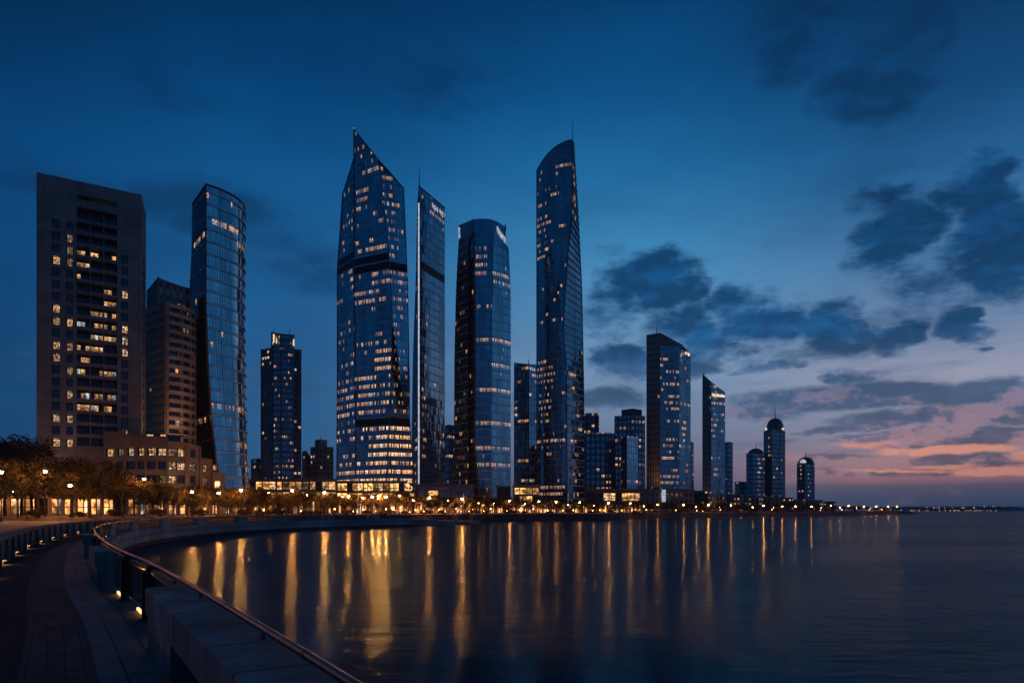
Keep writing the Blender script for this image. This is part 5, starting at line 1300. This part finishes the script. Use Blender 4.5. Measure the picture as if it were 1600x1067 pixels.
while px < 1405:
    Y = interp(DEP, px) + RNG.uniform(-2.5, 2.5); top = interp(TOPS, px) + RNG.uniform(-.05, .28) * (HY - interp(TOPS, px))
    place_tree(px, Y, top, px < 620, 'front')
    h = HY - top; px += max(9.5, (h * .52 if px < 250 else h * .62)) * RNG.uniform(.75, 1.25)
px = -50.0
while px < 1395:
    Y = interp(DEP, px) * 1.11 + RNG.uniform(-3, 3); top = interp(TOPS, px) + RNG.uniform(-.02, .22) * (HY - interp(TOPS, px))
    place_tree(px, Y, top, px < 400, 'rear')
    h = HY - top; px += max(13, h * .72) * RNG.uniform(.75, 1.3)
# tall dark trees closing the plaza, beside the concrete tower
for k, (px, Y, top) in enumerate(((-22, 140, 680), (8, 142, 690), (34, 146, 683), (56, 150, 700))):
    place_tree(px, Y, top, True, 'tall')

# shrubs at the foot of the trees
sh_me = []
for k in range(2):
    rn = random.Random(200 + k); mb = MB()
    for c in range(9):
        c0 = Vector((rn.uniform(-.5, .5), rn.uniform(-.35, .35), rn.uniform(.2, .7)))
        for _ in range(40):
            p = c0 + Vector((rn.gauss(0, .16), rn.gauss(0, .16), rn.gauss(0, .13))); n = Vector((rn.gauss(0, 1), rn.gauss(0, 1), rn.gauss(.4, 1))).normalized(); s = n.orthogonal() * .09; t_ = n.cross(s)
            mb.face([p - s, p - t_ * .6, p + s, p + t_ * .6], 0, None, 0, rn.random())
    o = mb.build('foliage', 'leaf'); sh_me.append(o.data); bpy.data.objects.remove(o)
SC_ = {}
for k in range(42):
    px = 60 + k * 32.0 + RNG.uniform(-8, 8)
    if px < 380 and k % 2: continue
    Y = interp(DEP, px) - (5.5 if px > 560 else 2.5)
    key = lmk(px); SC_[key] = SC_.get(key, -1) + 1
    o = bpy.data.objects.new('shrub', sh_me[k % 2]); COL.objects.link(o)
    o.location = (wx(px, Y), Y, GZ - .1); s = RNG.uniform(1.1, 1.9); o.scale = (s * 1.6, s * 1.2, s); o.rotation_euler = (0, 0, RNG.uniform(-.5, .5))
    tag(o, f'{ORD[SC_[key]]} low shrub under the front trees {key}', 'shrub', 'low shrubs along the waterfront')

# street lamps
def lamp_proto(h):
    r = thing('street_lamp', 'x', 'street lamp', (0, 0, 0))
    mb = MB(); mb.tube([(0, 0, 0), (0, 0, .6), (0, 0, .61), (0, 0, h - .35)], [.13, .12, .08, .05], 8); mb.tube([(0, 0, 0), (0, 0, .25)], .2, 10); mb.build('pole', 'dark_metal', r)
    mb = MB(); mb.tube([(0, 0, h - .38), (0, 0, h - .28)], [.1, .2], 10)
    mb.lathe(0, 0, [(.46, h + .10), (.44, h + .15), (.22, h + .30), (.06, h + .36), (0, h + .42)], 14); mb.lathe(0, 0, [(.455, h + .11), (.42, h + .13), (.20, h + .27), (0, h + .30)], 14)
    for a in range(4): c, s = math.cos(a * 1.571 + .4), math.sin(a * 1.571 + .4); mb.tube([(.18 * c, .18 * s, h - .3), (.30 * c, .30 * s, h + .2)], .016, 5)
    mb.build('lantern_hood', 'dark_metal', r)  # wide brim added to keep lamplight off the upper facades
    mb = MB(); mb.lathe(0, 0, [(0, h - .26), (.15, h - .23), (.21, h - .08), (.21, h + .05), (.14, h + .17), (0, h + .21)], 10); mb.build('lamp_globe', 'lamp_glow_2', r, smooth=True, weld=True)
    return r
GLOBES = {}
def set_glow(o, k):
    g = [c for c in o.children if c.name.startswith('lamp_globe')][0]
    if (g.data.name.split('|')[0], k) not in GLOBES:
        base = g.data.name.split('|')[0]; me = g.data.copy(); me.name = base + '|%d' % k; me.materials.clear(); me.materials.append(MATS['lamp_glow_%d' % k]); GLOBES[(base, k)] = me
    g.data = GLOBES[(g.data.name.split('|')[0], k)]
protoT, protoM, protoS = lamp_proto(8.5), lamp_proto(6.0), lamp_proto(4.2)
lamps = [(2, 737, 138, 'T'), (70.5, 736, 131, 'T'), (110, 758, 118, 'M'), (225, 748, 150, 'T'), (376.5, 765, 152, 'M'), (456.5, 766, 164, 'M'), (507, 769, 172, 'M'), (624, 774, 190, 'S'), (671, 777, 204, 'S'), (722, 779, 214, 'S'), (796, 782, 228, 'S'), (842, 783, 240, 'S'), (869, 784, 244, 'S'),
         (906, 784.5, 256, 'S'), (951, 785, 268, 'S'), (985, 786, 285, 'S'), (1028, 788, 308, 'S'), (1068, 788.5, 326, 'S'), (1107, 788.5, 340, 'S'), (1142, 789, 356, 'S'), (1193, 789.5, 378, 'S'), (1222, 790.5, 395, 'S'), (1243, 790.5, 405, 'S'), (1268, 790.5, 418, 'S'), (1298, 789.5, 435, 'M'), (1326, 790, 460, 'M'), (1350, 791, 480, 'S'), (1369, 791, 505, 'S'), (1388, 791, 530, 'M'), (1402, 791, 552, 'M'),
         (300, 768, 146, 'M'), (342, 770, 150, 'M'), (20, 766, 150, 'M'), (40, 741, 160, 'T')]
added_xs = [566, 590, 646, 700, 748, 772, 820, 887, 928, 968, 1006, 1048, 1088, 1124, 1158, 1176, 1208, 1256, 1283, 1312, 1338, 1360, 1379, 1396, 420, 480, 535]  # extra lamps added among the trees to thicken the amber shore glow
lamps += [(x, interp([(420, 769), (560, 777), (700, 783), (800, 787), (900, 789), (1000, 790.5), (1200, 792.5), (1400, 793.6)], x) + RNG.uniform(-.6, .8), 0, 'S') for x in added_xs]
lamps += [(x, y, 1, 'S') for x, y in ((545, 775), (582, 776), (592, 774.5), (603, 776))]  # more lamps added for a stronger amber reflection in the water
lamps.sort(key=lambda q: q[0])
LCN = {}; used = set()
for (px, py, Y, kind) in lamps:
    if Y == 0: Y = interp(DEP, px) * 1.03 + RNG.uniform(-4, 6)
    elif Y not in (150, 160) or px > 60: Y = interp(DEP, px) - (3.5 if px > 150 else 5.5)
    src, h = {'T': (protoT, 8.5), 'M': (protoM, 6.0), 'S': (protoS, 4.2)}[kind]
    o = src if kind not in used else copy_tree(src); used.add(kind)
    set_glow(o, (3 if RNG.random() < .75 else 2) if px < 740 and Y != 0 else (0 if px > 1230 else RNG.choice((0, 0, 0, 1, 1))))
    g = GZ if Y > 119 else 1.72
    o.location = (wx(px, Y), Y, g); k = (wz(py, Y) - g) / h; o.scale = (1, 1, k)
    key = (kind, lmk(px)); LCN[key] = LCN.get(key, -1) + 1
    o['label'] = f'{ORD[LCN[key]]} glowing {dict(T="tall", M="mid height", S="short")[kind]} street lamp {key[1]}' + ('' if px < 57 else ' from the plaza'); o['group'] = 'street lamps along the waterfront'
for k, (x, y, lb) in enumerate(((-44, 19, 'unseen tall street lamp added on the open plaza behind the low parapet'), (-62, 60, 'unseen tall street lamp added on the plaza paving between parapet and tree row'))):  # lamps out of view, added to warm the parapet block and handrail
    o = copy_tree(protoT); o.location = (x, y, 1.72); o.scale = (1, 1, .9); set_glow(o, 1); o['label'] = lb; o['group'] = 'unseen street lamps added on the plaza'
# bollard lights on the quay edge
bp = thing('bollard_light', 'x', 'bollard light', (0, 0, 0))
mb = MB(); mb.tube([(0, 0, 0), (0, 0, .95)], .09, 8); mb.tube([(0, 0, 1.22), (0, 0, 1.3)], .12, 8); mb.build('post', 'dark_metal', bp)
mb = MB(); mb.tube([(0, 0, .96), (0, 0, 1.21)], .095, 8); mb.build('lamp_band', 'bollard_glow', bp)
bx = [412, 437, 470, 486, 523, 538, 552, 566, 583, 592, 603, 612, 640, 652, 662, 684, 696, 708, 733, 742, 756, 764, 780, 788, 812, 830, 856, 882, 896, 918, 926, 936, 944, 960, 972, 996, 1010, 1046, 1056, 1084, 1098, 1122, 1156, 1172, 1206, 1254, 1282, 1312, 1338, 1360, 1378, 1395, 1408]
BCN = {}
for i, px in enumerate(bx):
    o = bp if i == 0 else copy_tree(bp)
    Y = interp(DEP, px) - (9 if px > 640 else 5) + RNG.uniform(-1.5, 1.5)
    if px > 1000: Y = interp(DEP, px) - 6
    if i % 2: Y = interp(DEP, px) * 1.05 + RNG.uniform(0, 6); px += RNG.uniform(-5, 5)
    o.location = (wx(px, Y), Y, GZ); s = RNG.uniform(.55, 1.25); o.scale = (s, s, s * RNG.uniform(.8, 1.3))
    key = lmk(px); BCN[key] = BCN.get(key, -1) + 1
    o['label'] = f'{ORD[BCN[key]]} small glowing bollard light at the quay edge {key}'; o['group'] = 'bollard lights along the quay'
# lights across the bay
fl = bpy.data.meshes.new('far_light'); bm = bmesh.new(); bmesh.ops.create_icosphere(bm, subdivisions=1, radius=1.0); bm.to_mesh(fl); bm.free(); fl.materials.append(MATS['far_lamp_glow'])
glow_mat('distant_glow', (1.0, 0.60, 0.30), 1.6, sampled=False); fl.materials[0] = MATS['distant_glow']
pos = [(1424, 797.3), (1428, 797.5), (1436, 797.2), (1446, 797.4), (1448, 792.3), (1450, 797.3), (1459, 793), (1463, 793), (1467, 793), (1468, 797.4), (1476, 793), (1477, 797.3), (1485, 797.3), (1488, 792.8), (1491, 797.3), (1494, 797.2), (1498, 797.3), (1503, 793), (1506, 793), (1509, 797.3), (1513, 797.3), (1517, 797.2), (1522, 792.8), (1523, 797.3), (1527, 797.2), (1531, 797.3), (1535, 797.2), (1538, 791), (1543, 797.4), (1548, 797.3), (1552, 791), (1556, 797.4)]
for i, (px, py) in enumerate(pos):
    Y = 2030.0; o = bpy.data.objects.new('shore_light', fl); COL.objects.link(o); o.location = (wx(px, Y), Y, wz(py, Y))
    s = RNG.uniform(.7, 1.25); o.scale = (s * 1.5, s, s)
    hi = py < 795
    tag(o, 'tiny warm light on the ridge of the far shore across the bay' if hi else 'tiny warm light at the waterline of the far shore across the bay', 'shore light', 'lights on the ridge of the far shore' if hi else 'lights at the waterline of the far shore')

# glowing colonnade added behind the far trees to strengthen the warm shore band
t = thing('added_lit_colonnade', 'low glowing colonnade added behind the small trees from pointed tower to stepped blue tower', 'arcade', (wx(770, 245), 245, GZ))
pts = [(wx(px, interp(DEP, px) * 1.075 + 3), interp(DEP, px) * 1.075 + 3) for px in range(540, 1013, 20)]
fr = resample(frames(pts), 1.8); zt = GZ + 3.5; mb = MB(); rn = random.Random(15)
for i in range(len(fr) - 1):
    a, b = fr[i], fr[i + 1]; L = rn.choice((0, .2, .5, .9, 1, 1))
    mb.face([(a[0], a[1], GZ), (b[0], b[1], GZ), (b[0], b[1], zt - .4), (a[0], a[1], zt - .4)], 0, [(i, 0), (i + 1, 0), (i + 1, .99), (i, .99)], L)
mb.build('glowing_bay', 'arcade_lit', t)
mb = MB(); mb.sweep(fr, [(-1.6, zt - .4), (-1.6, zt), (4, zt + .1), (4, zt - .4)], closed=True); mb.build('roof', 'arcade_plaster', t)
for i in range(0, len(fr), 2):
    w = fr[i]; mb = MB(); mb.obox(w[0] - w[3] * 1.3, w[1] - w[4] * 1.3, (w[4], -w[3]), .2, .2, GZ, zt - .402); mb.build('column', 'arcade_plaster', t)

# ------------------------------------------------------------------ evening haze over the bay
m = bpy.data.materials.new('evening_haze'); m.use_nodes = True
nt = NT(m.node_tree); out = nt.n('ShaderNodeOutputMaterial')
pv = nt.n('ShaderNodeVolumePrincipled'); pv.inputs['Color'].default_value = (0.75, 0.85, 1.0, 1); pv.inputs['Density'].default_value = 0.00015; pv.inputs['Anisotropy'].default_value = 0.35
nt.t.links.new(pv.outputs[0], out.inputs['Volume'])
me = bpy.data.meshes.new('haze'); bm = bmesh.new(); bmesh.ops.create_cube(bm, size=1.0)
for v in bm.verts: v.co = Vector((800 + v.co.x * 5200, 1600 + v.co.y * 4000, 101.0 + v.co.z * 207))
bm.to_mesh(me); bm.free(); me.materials.append(m)
o = bpy.data.objects.new('haze', me); COL.objects.link(o); o['kind'] = 'stuff'
SC.cycles.volume_bounces = 0
